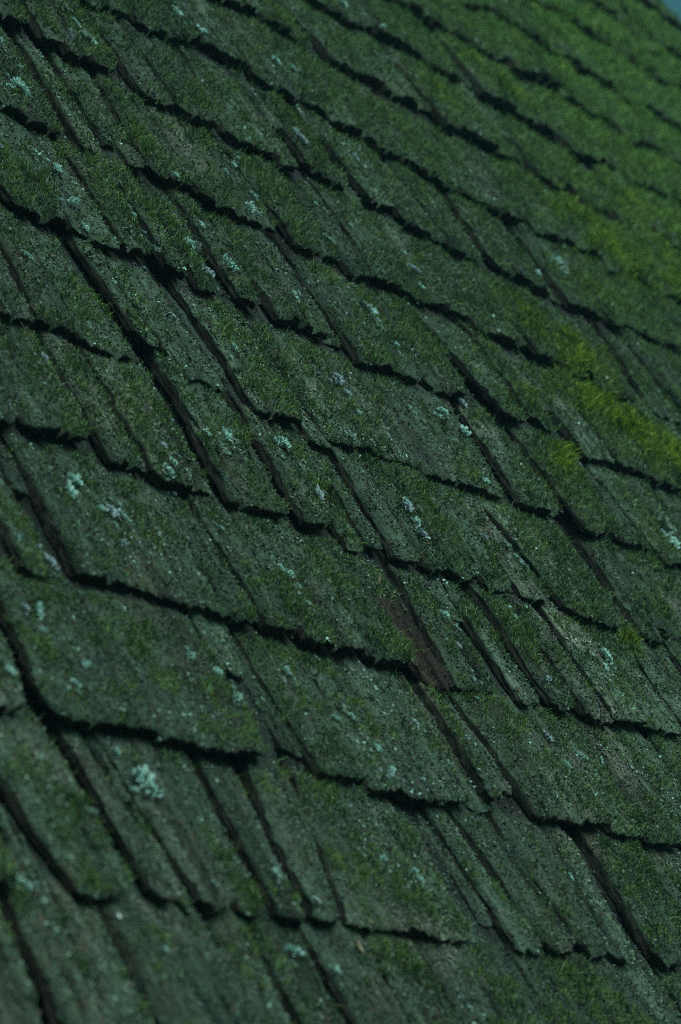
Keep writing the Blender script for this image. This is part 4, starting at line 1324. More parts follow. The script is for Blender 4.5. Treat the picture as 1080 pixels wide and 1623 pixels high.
0,-0.004,-0.011,2.280,2.606,2.345,2.602,2.348,2.602
0,-0.011,-0.018,2.348,2.611,2.406,2.616
0,0.018,0.014,2.412,2.593,2.469,2.595
0,0.014,0.010,2.469,2.592,2.497,2.593,2.522,2.593
0,0.010,0.006,2.522,2.603,2.578,2.602
0,0.010,-0.002,2.594,2.606,2.653,2.605
0,-0.002,-0.016,2.653,2.618,2.659,2.618,2.720,2.621
0,0.030,0.010,2.736,2.597,2.766,2.595,2.792,2.597
0,-0.017,0.014,2.796,2.610,2.815,2.611,2.829,2.616
0,0.016,0.003,2.978,2.595,2.998,2.594,3.014,2.592
0,0.045,-0.035,3.024,2.592,3.058,2.595,3.087,2.589
3,-0.014,0.003,-1.196,2.842,-1.111,2.841,-1.030,2.839
3,0.014,-0.001,-1.014,2.840,-0.929,2.843,-0.848,2.840
3,-0.002,0.000,-0.838,2.849,-0.808,2.848,-0.782,2.849
3,0.005,-0.020,-0.772,2.853,-0.732,2.851,-0.696,2.851
3,-0.017,-0.001,-0.690,2.861,-0.650,2.859,-0.614,2.865
3,-0.001,0.029,-0.598,2.843,-0.513,2.841,-0.432,2.836
3,-0.009,0.029,-0.426,2.842,-0.386,2.843,-0.350,2.842
3,-0.010,-0.006,-0.340,2.843,-0.290,2.843,-0.244,2.839
3,-0.009,0.010,-0.228,2.840,-0.178,2.845,-0.132,2.850
3,-0.010,0.017,-0.116,2.843,-0.086,2.847,-0.060,2.846
3,0.013,-0.019,-0.044,2.845,-0.024,2.842,-0.008,2.841
3,0.022,0.018,-0.002,2.838,0.083,2.839,0.164,2.838
3,-0.016,-0.027,0.174,2.854,0.214,2.860,0.250,2.856
3,-0.020,0.023,0.256,2.852,0.341,2.846,0.422,2.851
3,0.043,0.003,0.432,2.862,0.482,2.859,0.528,2.857
3,-0.004,-0.019,0.532,2.837,0.552,2.840,0.568,2.845
3,0.019,-0.006,0.574,2.856,0.624,2.858,0.670,2.855
3,0.012,0.035,0.676,2.849,0.741,2.851,0.802,2.847
3,0.047,0.006,0.818,2.849,0.858,2.845,0.894,2.841
3,-0.003,0.014,0.900,2.849,0.965,2.846,1.026,2.844
3,-0.013,-0.015,1.030,2.847,1.050,2.848,1.066,2.852
3,0.013,0.002,1.070,2.851,1.090,2.846,1.106,2.850
3,0.017,0.005,1.116,2.841,1.136,2.841,1.152,2.843
3,0.018,0.042,1.156,2.836,1.176,2.838,1.192,2.837
3,-0.033,0.041,1.202,2.856,1.267,2.856,1.328,2.855
3,0.056,0.021,1.334,2.853,1.364,2.849,1.390,2.847
3,0.014,-0.002,1.400,2.858,1.420,2.852,1.436,2.847
3,-0.015,0.039,1.442,2.836,1.462,2.840,1.478,2.842
3,0.001,0.010,1.484,2.851,1.549,2.848,1.610,2.849
3,-0.042,-0.006,1.614,2.859,1.679,2.857,1.740,2.852
3,-0.025,0.025,1.746,2.847,1.831,2.850,1.912,2.851
3,0.015,0.033,1.918,2.842,1.938,2.840,1.954,2.838
3,-0.004,-0.008,1.970,2.843,2.020,2.844,2.066,2.840
3,-0.058,-0.010,2.076,2.840,2.106,2.841,2.132,2.837
0,0.007,0.012,2.138,2.850,2.186,2.849
0,0.012,0.020,2.186,2.862,2.223,2.861,2.252,2.863
0,0.020,0.026,2.252,2.854,2.304,2.857
0,-0.030,-0.025,2.314,2.845,2.399,2.839,2.480,2.834
0,-0.022,-0.010,2.496,2.839,2.536,2.841,2.541,2.842
0,-0.010,-0.001,2.541,2.838,2.572,2.843
0,0.033,0.006,2.578,2.841,2.608,2.846,2.634,2.850
0,0.002,0.003,2.644,2.867,2.694,2.867,2.698,2.866
0,0.003,0.003,2.698,2.854,2.740,2.852
0,-0.010,-0.004,2.750,2.858,2.790,2.861,2.792,2.861
0,-0.004,0.002,2.792,2.847,2.826,2.843
0,-0.007,-0.012,2.832,2.847,2.872,2.844
0,-0.012,-0.016,2.872,2.855,2.872,2.855,2.908,2.853
0,-0.001,-0.008,2.914,2.853,2.965,2.852
0,-0.008,-0.017,2.965,2.850,3.002,2.850,3.033,2.850
0,-0.017,-0.024,3.033,2.865,3.087,2.866
3,0.032,0.007,-1.196,3.072,-1.111,3.072,-1.030,3.073
3,0.016,-0.024,-1.024,3.091,-0.959,3.089,-0.898,3.085
3,-0.002,-0.058,-0.882,3.089,-0.862,3.090,-0.846,3.085
3,-0.020,-0.018,-0.842,3.089,-0.792,3.084,-0.746,3.082
3,-0.000,-0.034,-0.730,3.085,-0.665,3.090,-0.604,3.086
3,0.037,0.009,-0.588,3.085,-0.523,3.089,-0.462,3.086
3,-0.001,0.010,-0.452,3.082,-0.432,3.083,-0.416,3.083
3,0.011,-0.015,-0.400,3.080,-0.360,3.077,-0.324,3.076
3,-0.008,0.009,-0.318,3.081,-0.278,3.076,-0.242,3.082
3,-0.018,0.003,-0.226,3.085,-0.196,3.081,-0.170,3.079
3,0.009,-0.006,-0.166,3.092,-0.101,3.088,-0.040,3.082
3,0.020,-0.015,-0.030,3.080,-0.010,3.076,0.006,3.078
3,-0.002,-0.010,0.010,3.073,0.030,3.071,0.046,3.072
3,-0.023,-0.001,0.062,3.091,0.082,3.088,0.098,3.092
3,0.026,0.024,0.104,3.079,0.189,3.075,0.270,3.071
3,-0.016,-0.022,0.276,3.069,0.316,3.069,0.352,3.070
3,0.023,-0.002,0.368,3.069,0.453,3.070,0.534,3.070
3,0.011,0.007,0.538,3.093,0.623,3.090,0.704,3.093
3,-0.013,0.000,0.714,3.085,0.764,3.084,0.810,3.083
3,-0.027,-0.000,0.814,3.066,0.854,3.069,0.890,3.068
3,0.010,0.024,0.894,3.074,0.944,3.074,0.990,3.073
3,-0.001,0.020,1.000,3.077,1.030,3.082,1.056,3.083
3,-0.032,-0.023,1.072,3.078,1.092,3.073,1.108,3.076
3,-0.004,0.011,1.118,3.079,1.158,3.081,1.194,3.076
3,-0.001,-0.038,1.210,3.082,1.295,3.079,1.376,3.083
3,-0.023,-0.026,1.380,3.084,1.445,3.089,1.506,3.090
3,-0.023,-0.022,1.510,3.087,1.540,3.088,1.566,3.085
3,-0.018,0.011,1.576,3.086,1.606,3.081,1.632,3.078
3,0.020,0.005,1.638,3.071,1.688,3.071,1.734,3.071
3,0.013,-0.022,1.740,3.071,1.770,3.072,1.796,3.073
3,0.004,-0.028,1.812,3.074,1.852,3.079,1.888,3.077
3,0.001,-0.018,1.892,3.094,1.957,3.089,2.018,3.094
3,0.010,0.029,2.028,3.076,2.078,3.077,2.124,3.072
3,-0.016,0.003,2.128,3.069,2.213,3.072,2.294,3.076
3,-0.012,-0.012,2.310,3.068,2.375,3.073,2.436,3.068
0,-0.013,-0.022,2.440,3.080,2.505,3.082,2.508,3.082
0,-0.022,-0.030,2.508,3.087,2.566,3.090
0,-0.019,-0.000,2.576,3.085,2.610,3.084
0,-0.000,0.023,2.610,3.076,2.616,3.076,2.652,3.080
0,-0.004,-0.031,2.668,3.080,2.688,3.086,2.704,3.088
0,-0.016,0.016,2.708,3.089,2.773,3.088,2.834,3.085
0,0.008,0.000,2.838,3.077,2.885,3.076
0,0.000,-0.010,2.885,3.075,2.923,3.074,2.942,3.073
0,-0.010,-0.021,2.942,3.073,3.004,3.070
0,0.028,-0.021,3.020,3.087,3.056,3.084,3.087,3.080
"""
LICHENS = """-0.198,0.721,0.0123 -0.217,0.657,0.0120 -0.211,0.628,0.0165 -0.205,0.619,0.0120 -0.241,0.600,0.0089 -0.017,0.819,0.0180 0.005,0.824,0.0115 -0.018,0.881,0.0149 -0.186,0.676,0.0091 -0.104,0.637,0.0093 -0.090,0.616,0.0077 -0.250,0.500,0.0101 -0.233,0.501,0.0102 -0.209,0.481,0.0102 -0.303,0.470,0.0071 0.026,0.571,0.0063 0.269,1.033,0.0127 0.306,1.014,0.0146 0.502,1.055,0.0134 0.543,1.062,0.0136 0.430,0.838,0.0164 0.184,0.701,0.0118 0.213,0.709,0.0102 0.202,0.681,0.0101 0.172,0.635,0.0133 0.871,1.409,0.0196 0.984,1.408,0.0111 0.960,1.316,0.0153 0.922,1.299,0.0108 1.234,1.312,0.0092 1.110,1.193,0.0133 0.580,0.878,0.0114 0.630,0.921,0.0077 -0.244,0.404,0.0099 -0.220,0.412,0.0114 -0.120,0.442,0.0104 -0.117,0.432,0.0089 -0.111,0.413,0.0089 -0.113,0.373,0.0117 -0.223,0.369,0.0085 -0.128,0.494,0.0075 -0.346,0.278,0.0067 -0.126,0.268,0.0100 -0.300,0.187,0.0053 0.200,0.613,0.0116 0.168,0.571,0.0115 0.188,0.574,0.0099 0.033,0.487,0.0109 -0.013,0.435,0.0122 -0.012,0.381,0.0136 0.034,0.407,0.0169 0.161,0.407,0.0127 0.198,0.418,0.0096 0.330,0.581,0.0120 0.389,0.673,0.0088 0.115,0.481,0.0079 0.330,0.455,0.0184 0.344,0.450,0.0167 0.532,0.605,0.0144 0.519,0.559,0.0125 0.424,0.652,0.0071 0.423,0.562,0.0070 0.550,0.652,0.0091 1.095,0.852,0.0189 1.104,0.841,0.0168 0.965,0.767,0.0101 -0.395,0.107,0.0089 -0.410,0.090,0.0050 -0.280,0.011,0.0103 -0.277,-0.010,0.0102 -0.292,-0.025,0.0114 -0.263,-0.026,0.0090 -0.220,0.081,0.0067 -0.432,-0.069,0.0132 -0.450,-0.091,0.0142 -0.413,-0.101,0.0096 -0.402,-0.104,0.0108 -0.385,-0.103,0.0097 -0.411,-0.148,0.0095 -0.044,0.240,0.0102 -0.149,0.186,0.0084 -0.156,0.065,0.0149 -0.178,0.042,0.0120 -0.140,0.063,0.0109 -0.040,0.095,0.0183 -0.033,0.085,0.0127 -0.035,0.058,0.0140 -0.033,0.047,0.0098 -0.036,0.012,0.0125 0.017,0.188,0.0088 -0.141,0.036,0.0054 0.162,0.263,0.0154 0.164,0.239,0.0108 0.159,0.202,0.0107 0.402,0.395,0.0168 0.354,0.388,0.0116 0.385,0.281,0.0148 0.318,0.244,0.0112 0.407,0.248,0.0131 0.374,0.226,0.0097 0.373,0.149,0.0144 0.473,0.332,0.0152 0.103,0.138,0.0104 0.162,0.060,0.0119 0.345,0.041,0.0140 0.336,0.008,0.0138 0.158,0.051,0.0133 0.154,0.008,0.0117 0.162,0.030,0.0088 0.048,-0.111,0.0111 0.113,-0.120,0.0099 0.107,-0.162,0.0111 0.301,0.040,0.0077 0.096,-0.226,0.0082 0.832,0.187,0.0234 0.827,0.162,0.0197 0.443,-0.114,0.0124 0.263,-0.093,0.0104 0.410,-0.145,0.0107 0.254,-0.189,0.0072 -0.566,-0.262,0.0098 -0.580,-0.262,0.0076 -0.572,-0.286,0.0075 -0.640,-0.336,0.0093 -0.638,-0.345,0.0072 -0.569,-0.351,0.0085 -0.540,-0.320,0.0076 -0.532,-0.204,0.0101 -0.554,-0.176,0.0067 -0.390,-0.281,0.0081 -0.233,-0.080,0.0077 -0.172,-0.122,0.0090 -0.166,-0.130,0.0103 -0.137,-0.140,0.0091 -0.167,-0.174,0.0064 -0.285,-0.182,0.0098 -0.239,-0.263,0.0110 -0.355,-0.326,0.0092 -0.359,-0.293,0.0093 -0.180,-0.303,0.0111 -0.175,-0.314,0.0086 -0.159,-0.350,0.0086 -0.162,-0.381,0.0085 -0.179,-0.381,0.0073 -0.104,-0.366,0.0075 -0.110,-0.272,0.0064 0.030,-0.301,0.0053 0.011,-0.312,0.0052 -0.524,-0.438,0.0168 -0.517,-0.445,0.0158 -0.609,-0.484,0.0070 0.185,-0.281,0.0097 0.251,-0.291,0.0099 0.285,-0.297,0.0114 0.183,-0.325,0.0069 -0.719,-0.548,0.0122 -0.735,-0.598,0.0064 -0.411,-0.522,0.0086 -0.378,-0.550,0.0054 -0.499,-0.540,0.0052 -0.198,-0.497,0.0093 -0.197,-0.507,0.0082 -0.236,-0.487,0.0069 -0.422,-0.596,0.0094 -0.385,-0.615,0.0074 0.070,-0.479,0.0064 0.148,-0.504,0.0078 0.125,-0.483,0.0065 -0.585,-0.607,0.0058"""

# ---------------------------------------------------------------- ground (far below the eaves)
g = mesh_np('ground', np.array([(-900, -900, -4.2), (900, -900, -4.2), (900, 900, -4.2), (-900, 900, -4.2)]), [0, 1, 2, 3], [4], M_GROUND, smooth=False)
g['kind'] = 'structure'

# ---------------------------------------------------------------- shingles
class Sh:
    pass

SH = []
for row in SHINGLES.strip().split('\n'):
    f = [float(t) for t in row.split(',')]
    s = Sh()
    s.t = int(f[0])
    r = random.Random(len(SH) * 7 + 3)
    pts = np.array(f[3:]).reshape(-1, 2)
    s.pu, s.pv = pts[:, 0], pts[:, 1]
    s.kl = f[1] if f[1] < 8 else r.gauss(0, .025)
    s.kr = f[2] if f[2] < 8 else r.gauss(0, .025)
    s.uL, s.uR = s.pu[0], s.pu[-1]
    s.w = s.uR - s.uL
    s.v0 = float(np.mean(s.pv))
    s.e = expo(s.v0)
    s.L = 2.25 * s.e
    # keep the pieces from tapering away under the upper courses
    lim = s.w * .62 / s.L
    if s.kl - s.kr > lim:
        d = (s.kl - s.kr - lim) / 2; s.kl -= d; s.kr += d
    tk = .0126 + .0105 * float(sstep(.4, 1.9, s.v0))
    s.th = tk * r.uniform(.85, 1.25)
    s.slope = tk * .97 / s.e
    s.zl = r.uniform(-.0027, .0027) - (.0035 if s.t == 2 else 0) - (r.uniform(.009, .013) if s.t == 4 else 0)
    s.lift = r.choice([.0006, .001, .0015, .002, .003, .0045])
    s.tilt = r.uniform(-.035, .035)
    s.tone = r.uniform(.68, 1.28)
    s.mo = r.uniform(-.24, .17) - (.15 if s.t == 4 else 0)
    s.seed = r.randrange(1000)
    s.rag = r.uniform(.4, 1.1)
    s.gl, s.gr = (r.choice([.0008, .0015, .0024, .004]) for _ in range(2))     # open joints
    if s.w < .04: s.gl *= .5; s.gr *= .5
    s.cr = r.uniform(.005, .016)
    s.split = []
    if s.w > .042:
        for _ in range(r.choice([1, 1, 2]) if s.w < .13 else r.choice([1, 2, 3])):
            s.split.append((r.uniform(.12, .88), r.uniform(.25, 1.05), r.uniform(.0011, .0025), r.uniform(.007, .014)))
    SH.append(s)

def butt(s, u):
    v = np.interp(u, s.pu, s.pv)
    v = v + s.rag * (.0030 * fbm(u * 30, s.seed * 3.7, s.seed, 2) + .0022 * fbm(u * 190, s.seed * 1.3, s.seed + 5, 3))
    v = v + .0016 * s.rag * fbm(u * 430, s.seed * 1.9, s.seed + 6, 2)
    v = v + .008 * s.rag * sstep(.35, 1.0, fbm(u * 46, s.seed * 2.1, s.seed + 8, 3))     # bitten-out places
    ed = np.minimum(u - s.uL, s.uR - u)
    rr = min(s.cr, s.w * .25)
    v = v + .6 * s.cr * np.clip(1 - ed / rr, 0, 1) ** 2
    return v

def outline(s, a, d):
    """plan position of the point a across, d up from the butt"""
    a = np.asarray(a, float); d = np.asarray(d, float)
    u0 = s.uL + a * s.w
    lw = (.0030 * fbm(d * 34, 3.1 + s.seed, s.seed + 21, 3) + .0014 * fbm(d * 190, 1.1, s.seed + 22, 2)) * s.rag * sstep(-.001, .01, d)
    rw = (.0030 * fbm(d * 34, 7.7 + s.seed, s.seed + 33, 3) + .0014 * fbm(d * 190, 5.1, s.seed + 34, 2)) * s.rag * sstep(-.001, .01, d)
    u = (1 - a) * (s.uL + s.gl + s.kl * d + lw) + a * (s.uR - s.gr + s.kr * d + rw)
    return u, butt(s, u0) + d

def top_z(s, a, d, u, v, wd, disp=True):
    z = s.zl - s.slope * d + s.lift * np.clip(1 - d / s.e, -.3, 1) + s.tilt * (a - .5) * s.w * .6
    if not disp:
        return z
    vis = 1 - sstep(.92 * s.e, 1.1 * s.e, d)
    ed = np.minimum(a, 1 - a) * wd
    gr = fbm(u * 150, v * 4 + s.seed, s.seed + 2, 3)
    z = z + .0022 * gr + .0026 * fbm(u * 24, v * 11, s.seed + 9, 3)
    for sa, sl, sw, sdp in s.split:
        g_ = np.abs(a - sa - .006 * np.sin(d * 60 + s.seed)) * wd
        z = z - sdp * np.clip(1 - g_ / (sw * 2.2), 0, 1) ** .7 * (1 - sstep(.8, 1.0, d / (sl * s.e)))
    # checks: splits that run with the grain
    ck = fbm(u * 75 + s.seed, v * 3.2, s.seed + 12, 2)
    z = z - .0045 * sstep(.80, 1.05, ck) * (.4 + .6 * vis)
    if s.t == 2:
        z = z + .0035 * fbm(u * 170, v * 5, 88, 3) * vis
    m = np.clip(mossy(u, v) + s.mo, 0, 1)
    z = z + vis * m * (.0022 + .0022 * fbm(u * 60, v * 60, 77, 2)) + vis * vivid(u, v) * (.007 + .006 * fbm(u * 45, v * 40, 79, 2))
    z = z - (.0026 + .0015 * m) * np.exp(-ed / .003) - (.0022 + .0015 * m) * np.exp(-np.clip(d, 0, 1) / .004)
    return z - .0012 * (1 - vis)

# coarse height map of the whole roof, for what lies under what
GU0, GV0, GS = -1.4, -1.25, .004
NU, NV = int(4.5 / GS), int(4.7 / GS)
HM = np.full((NV, NU), -.06, np.float32)
for s in SH:
    lo = min(s.uL, s.uL + s.kl * s.L) - .01; hi = max(s.uR, s.uR + s.kr * s.L) + .01
    i0, i1 = int((lo - GU0) / GS), int((hi - GU0) / GS) + 1
    j0, j1 = int((s.pv.min() - .02 - GV0) / GS), int((s.pv.max() + s.L - GV0) / GS) + 1
    i0, j0 = max(i0, 0), max(j0, 0); i1, j1 = min(i1, NU), min(j1, NV)
    if i1 <= i0 or j1 <= j0: continue
    uu, vv = np.meshgrid(GU0 + (np.arange(i0, i1) + .5) * GS, GV0 + (np.arange(j0, j1) + .5) * GS)
    d = vv - s.v0
    for _ in range(2):
        lft = s.uL + s.kl * d; rgt = s.uR + s.kr * d
        a = (uu - lft) / np.maximum(rgt - lft, .004)
        d = vv - np.interp(s.uL + np.clip(a, 0, 1) * s.w, s.pu, s.pv)
    ok = (a > 0) & (a < 1) & (d > 0) & (d < s.L)
    z = top_z(s, a, d, uu, vv, s.w, False)
    win = HM[j0:j1, i0:i1]
    win[ok] = np.maximum(win[ok], z[ok])
# highest ground within about a centimetre: tells recesses from open faces
NB = HM.copy()
for dj in range(-2, 3):
    for di in range(-2, 3):
        NB = np.maximum(NB, np.roll(np.roll(HM, dj, 0), di, 1))

def hm_at(H, u, v):
    i = np.clip(((u - GU0) / GS).astype(int), 0, NU - 1); j = np.clip(((v - GV0) / GS).astype(int), 0, NV - 1)
    return H[j, i]

def streak(u, v):
    """the grain of the split wood shows through as dark and light lines down the slope"""
    return np.clip(fbm(u * 150, v * 5.5, 66, 3) * .8 + .5 * fbm(u * 48, v * 4, 67, 2), -1, 1)

def top_colour(s, u, v, d):
    m = np.clip(mossy(u, v) + s.mo, 0, 1)[:, None]
    vv = vivid(u, v)[:, None]
    pl = pale(u, v)[:, None]
    n1 = (vnoise(u * 30, v * 18, 61))[:, None]
    st_ = (1 + .7 * streak(u, v))[:, None]
    n3 = sstep(.3, .85, fbm(u * 16 + 9, v * 7, 62, 3))[:, None]
    exp_ = (1 - sstep(.95 * s.e, 1.12 * s.e, d))[:, None]
    bare = np.array((.0105, .0135, .012)) * (.5 + .7 * n1 + .6 * vnoise(u * 260, v * 9, 63)[:, None])
    c = np.array((.024, .038, .030)) * (1 - n1) + np.array((.040, .060, .045)) * n1
    c = c * (1 - .55 * n3) + np.array((.045, .035, .027)) * .55 * n3
    c = c * (1 - .5 * pl) + np.array((.105, .104, .088)) * .5 * pl
    c = c * (1 - .6 * m) + np.array((.026, .048, .018)) * .6 * m
    c = c * (1 - vv) + np.array((.045, .085, .012)) * vv
    if s.t == 2:
        br = np.array((.019, .0125, .0105)) * (.3 + .8 * n1 + .9 * vnoise(u * 330, v * 10, 64)[:, None])
        lo = (1 - sstep(.66 * s.e, .8 * s.e, d))[:, None]
        c = c * (1 - lo) + br * lo
    c = c * exp_ + bare * (1 - exp_)
    return c * st_ * s.tone * 1.15

WALL = np.array((.024, .0195, .0165))
tri_count = 0

def build_shingle(s, parent, fine=True):
    dep = depth(s.uL + s.w / 2, s.v0 + s.e / 2)
    if fine:
        st = .0030 * max(dep / 2.3, .8)
        na = int(np.clip(round(s.w / st), 6, 100))
        d = [0, .0018, .0045, .009]
        while d[-1] < s.e * 1.12: d.append(d[-1] + st * 1.7)
        d += [s.e * 1.4, s.e * 1.8, s.L]
    else:
        na = 3
        d = [0, .01, s.e * .5, s.e, s.L]
    d = np.array(d); nd = len(d)
    a = np.linspace(0, 1, na + 1)
    if fine:   # extra columns hugging the long edges
        q = min(.0016 / s.w, .3 / na)
        a = np.concatenate(([0, q, 2.5 * q], a[1:-1][(a[1:-1] > 3 * q) & (a[1:-1] < 1 - 3 * q)], [1 - 2.5 * q, 1 - q, 1]))
        for sa, sl, sw, sdp in s.split:
            a = np.concatenate((a, sa + np.array((-2.4, -1.1, 0, 1.1, 2.4)) * sw / s.w))
        a = np.unique(np.round(np.clip(a, 0, 1), 6))
    na = len(a)
    A, D = np.meshgrid(a, d)
    A = A.ravel(); D = D.ravel()
    U, V = outline(s, A, D)
    Z = top_z(s, A, D, U, V, s.w, True)
    cols = top_colour(s, U, V, D)
    co = [np.stack([U, V, Z], 1)]; cl = [cols]
    I = np.arange(na * nd).reshape(nd, na)
    F = [np.stack([I[:-1, :-1], I[:-1, 1:], I[1:, 1:], I[1:, :-1]], -1).reshape(-1, 4)]
    n0 = na * nd
    # walls: left, butt, right as one running rim that goes down in layers
    rim = np.concatenate([I[::-1, 0], I[0, 1:], I[1:, -1]])
    ru, rv, rz = U[rim], V[rim], Z[rim]
    nl = nd; isb = np.zeros(len(rim)); isb[nd - 1:nd - 1 + na] = 1
    side = np.zeros(len(rim)); side[:nd - 1] = 1; side[nd - 1 + na:] = -1
    base = s.zl - s.slope * D[rim] + s.lift * np.clip(1 - D[rim] / s.e, -.3, 1) - s.th
    lay = [.18, .36, .58, .8, 1.0] if fine else [1.0]
    prev = rim
    rc = cols[rim]; sideq = np.abs(side)[:, None] if fine else 0
    for k, q in enumerate(lay):
        p = np.arange(len(rim)) * .0031
        ns = fbm(ru * 190 + rv * 60, q * 9.3 + s.seed, s.seed + 40, 3)
        inn = .0012 * q + .0042 * (ns + .2) * (1 if fine else 0)
        flare = (.16 * s.th if fine else 0)      # weathered flanks lean outwards
        nu = ru + side * (np.clip(inn, -.001, .005) * .6 - flare * min(q / .8, 1))
        nv = rv + isb * np.clip(inn * 1.5 + .002 * q, -.0025, .011)
        nz = rz + (base - rz) * q
        idx = n0 + np.arange(len(rim)); n0 += len(rim)
        co.append(np.stack([nu, nv, nz], 1))
        cl.append(((WALL + np.array((.012, .020, .010)) * max(0, 1 - q * 2.2)) * (1 - sideq * max(0, .5 - 1.1 * q)) + rc * sideq * max(0, .5 - 1.1 * q)) * (.55 + .8 * vnoise(ru * 300, rv * 300 + q * 9, 71)[:, None]) * (1.25 if s.t == 2 else 1))
        F.append(np.stack([prev[:-1], idx[:-1], idx[1:], prev[1:]], -1))
        prev = idx
    # underside
    lb = prev[:nd][::-1]; rb = prev[-nd:]
    F.append(np.stack([lb[:-1], lb[1:], rb[1:], rb[:-1]], -1))
    F.append(np.array([[I[-1, 0], I[-1, -1], rb[-1], lb[-1]]]))
    F = np.concatenate(F)
    return np.concatenate(co), F, np.concatenate(cl)

outside = [[], [], []]; off = 0
visible = []
for s in SH:
    s.share = share_in_view(s.uL, s.uR, s.v0, s.v0 + s.e) if s.t != 3 else 0
CUT = sorted((s.share for s in SH), reverse=True)[300]
for s in SH:
    fine = s.t != 3
    co, F, cl = build_shingle(s, roof, fine)
    if fine and s.share > CUT:
        org = np.array((s.uL + s.w / 2, s.v0, 0))
        ob = mesh_np('shingle', co - org, F.ravel(), np.full(len(F), 4), M_WOOD, roof, cl)
        ob.location = org
        s.ob = ob; s.org = org
        visible.append(s)
        tri_count += len(F) * 2
        if s.t == 2:
            ob['label'] = 'bare brown rotten shingle remnant without moss'
    else:
        outside[0].append(co); outside[1].append(F + off); outside[2].append(cl); off += len(co)
        s.ob = roof; s.org = np.zeros(3); visible.append(s)
if outside[0]:
    F = np.concatenate(outside[1])
    ob = mesh_np('shingle_field', np.concatenate(outside[0]), F.ravel(), np.full(len(F), 4), M_WOOD, roof, np.concatenate(outside[2]))
    ob['kind'] = 'stuff'

def box_mesh(name, lo, hi, mat, parent):
    x0, y0, z0 = lo; x1, y1, z1 = hi
    co = np.array([(x0, y0, z0), (x1, y0, z0), (x1, y1, z0), (x0, y1, z0), (x0, y0, z1), (x1, y0, z1), (x1, y1, z1), (x0, y1, z1)])
    F = np.array([(0, 3, 2, 1), (4, 5, 6, 7), (0, 1, 5, 4), (1, 2, 6, 5), (2, 3, 7, 6), (3, 0, 4, 7)])
    return mesh_np(name, co, F.ravel(), np.full(6, 4), mat, parent, smooth=False)

box_mesh('roof_deck', (-1.36, -1.12, -.11), (3.055, 3.3, -.052), M_DECK, roof)
box_mesh('verge_board', (3.058, -1.12, -.16), (3.08, 3.3, -.045), M_DECK, roof)

# ---------------------------------------------------------------- scatter on the open faces
def scatter(density, dmax=1.08, power=2.0):
    """random points on the top faces; returns shingle index, a, d"""
    S_, A_, D_ = [], [], []
    for k, s in enumerate(visible):
        dep = depth(s.uL + s.w / 2, s.v0 + s.e / 2)
        n = int(density * s.w * s.e * dmax * (2.5 / max(dep, 1.5)) ** power)
        if s.t == 3: n = int(n * .12)        # well outside the photograph
        if n <= 0: continue
        a = rng.random(n); d = rng.random(n) * s.e * dmax
        A_.append(a); D_.append(d); S_.append(np.full(n, k))
    return np.concatenate(S_), np.concatenate(A_), np.concatenate(D_)

def place(S_, A_, D_):
    n = len(S_)
    P = np.zeros((n, 3)); m = np.zeros(n); dd = np.zeros(n); ed = np.zeros(n); tt = np.zeros(n, int)
    for k in np.unique(S_):
        s = visible[k]; i = np.nonzero(S_ == k)[0] if n < 5000 else slice(*np.searchsorted(S_, [k, k + 1]))
        a, d = A_[i], D_[i]
        u, v = outline(s, a, d)
        P[i, 0], P[i, 1] = u, v
        P[i, 2] = top_z(s, a, d, u, v, s.w, True)
        m[i] = np.clip(mossy(u, v) + s.mo, 0, 1)
        dd[i] = d / s.e; ed[i] = np.minimum(np.minimum(a, 1 - a) * s.w, d); tt[i] = s.t
        zc = top_z(s, a, d, u, v, s.w, False)
        m[i] = np.where(zc < hm_at(HM, u, v) - .004, -9, m[i])       # covered by an upper shingle
        rec = hm_at(NB, u, v) - zc
        m[i] = np.where((m[i] > -1) & (rec > .009), m[i] - .45 * sstep(.009, .02, rec), m[i])
    return P, m, dd, ed, tt

UPR = np.array((0, SP, CP))   # the world's up, in the roof frame

def frame_pts(P):
    return depth(P[:, 0], P[:, 1])

LI = np.array([[float(t) for t in k.split(',')] for k in LICHENS.split()])

def near_lichen(P):
    r = np.zeros(len(P), bool)
    for u, v, sz_ in LI:
        r |= (P[:, 0] - u) ** 2 + (P[:, 1] - v) ** 2 < (sz_ * .72) ** 2
    return r

# moss strands
S_, A_, D_ = scatter(MOSS_DENSITY)
P, m, dd, ed, tt = place(S_, A_, D_)
vv = vivid(P[:, 0], P[:, 1])
cl2 = fbm(P[:, 0] * 95, P[:, 1] * 80, 301, 2)
strk = streak(P[:, 0], P[:, 1])
prob = np.clip(.07 + .93 * sstep(.24, .66, m + .30 * cl2 + .10 * strk) + .5 * vv + .08 * np.exp(-ed / .004), 0.03, 1)
prob *= np.where(dd > 1, .3, 1) * np.where((tt == 2) & (dd < .72), .06, 1) * (m > -1) * np.where(tt == 4, .55, 1) * np.where(near_lichen(P), .22, 1)
keep = rng.random(len(prob)) < prob
P, m, vv, ed, cl2, dd, strk = P[keep], m[keep], vv[keep], ed[keep], cl2[keep], dd[keep], strk[keep]
n = len(P)
dep = frame_pts(P)
sz = np.clip(dep / 2.6, .8, 2.0) ** .4 * np.where(tt[keep] == 3, 1.7, 1)
tuft = sstep(.15, .75, fbm(P[:, 0] * 34, P[:, 1] * 30, 311, 2))
ln = (.0022 + .0082 * (1 + .75 * tuft) * rng.random(n) ** 1.5 * (.2 + m + .6 * np.clip(cl2, -.4, 1)) + .007 * vv) * sz
wd = (.00036 + .00036 * rng.random(n)) * sz * (1 + .3 * vv)
dr = UPR * .75 + np.array((0, 0, 1)) * .45 + rng.normal(0, .36, (n, 3))
lean = fbm(P[:, 0] * 40, P[:, 1] * 40, 333, 2)
dr[:, 0] += lean * .5
dr[:, 2] = np.abs(dr[:, 2]) * .9 + .1
dr /= np.linalg.norm(dr, axis=1)[:, None]
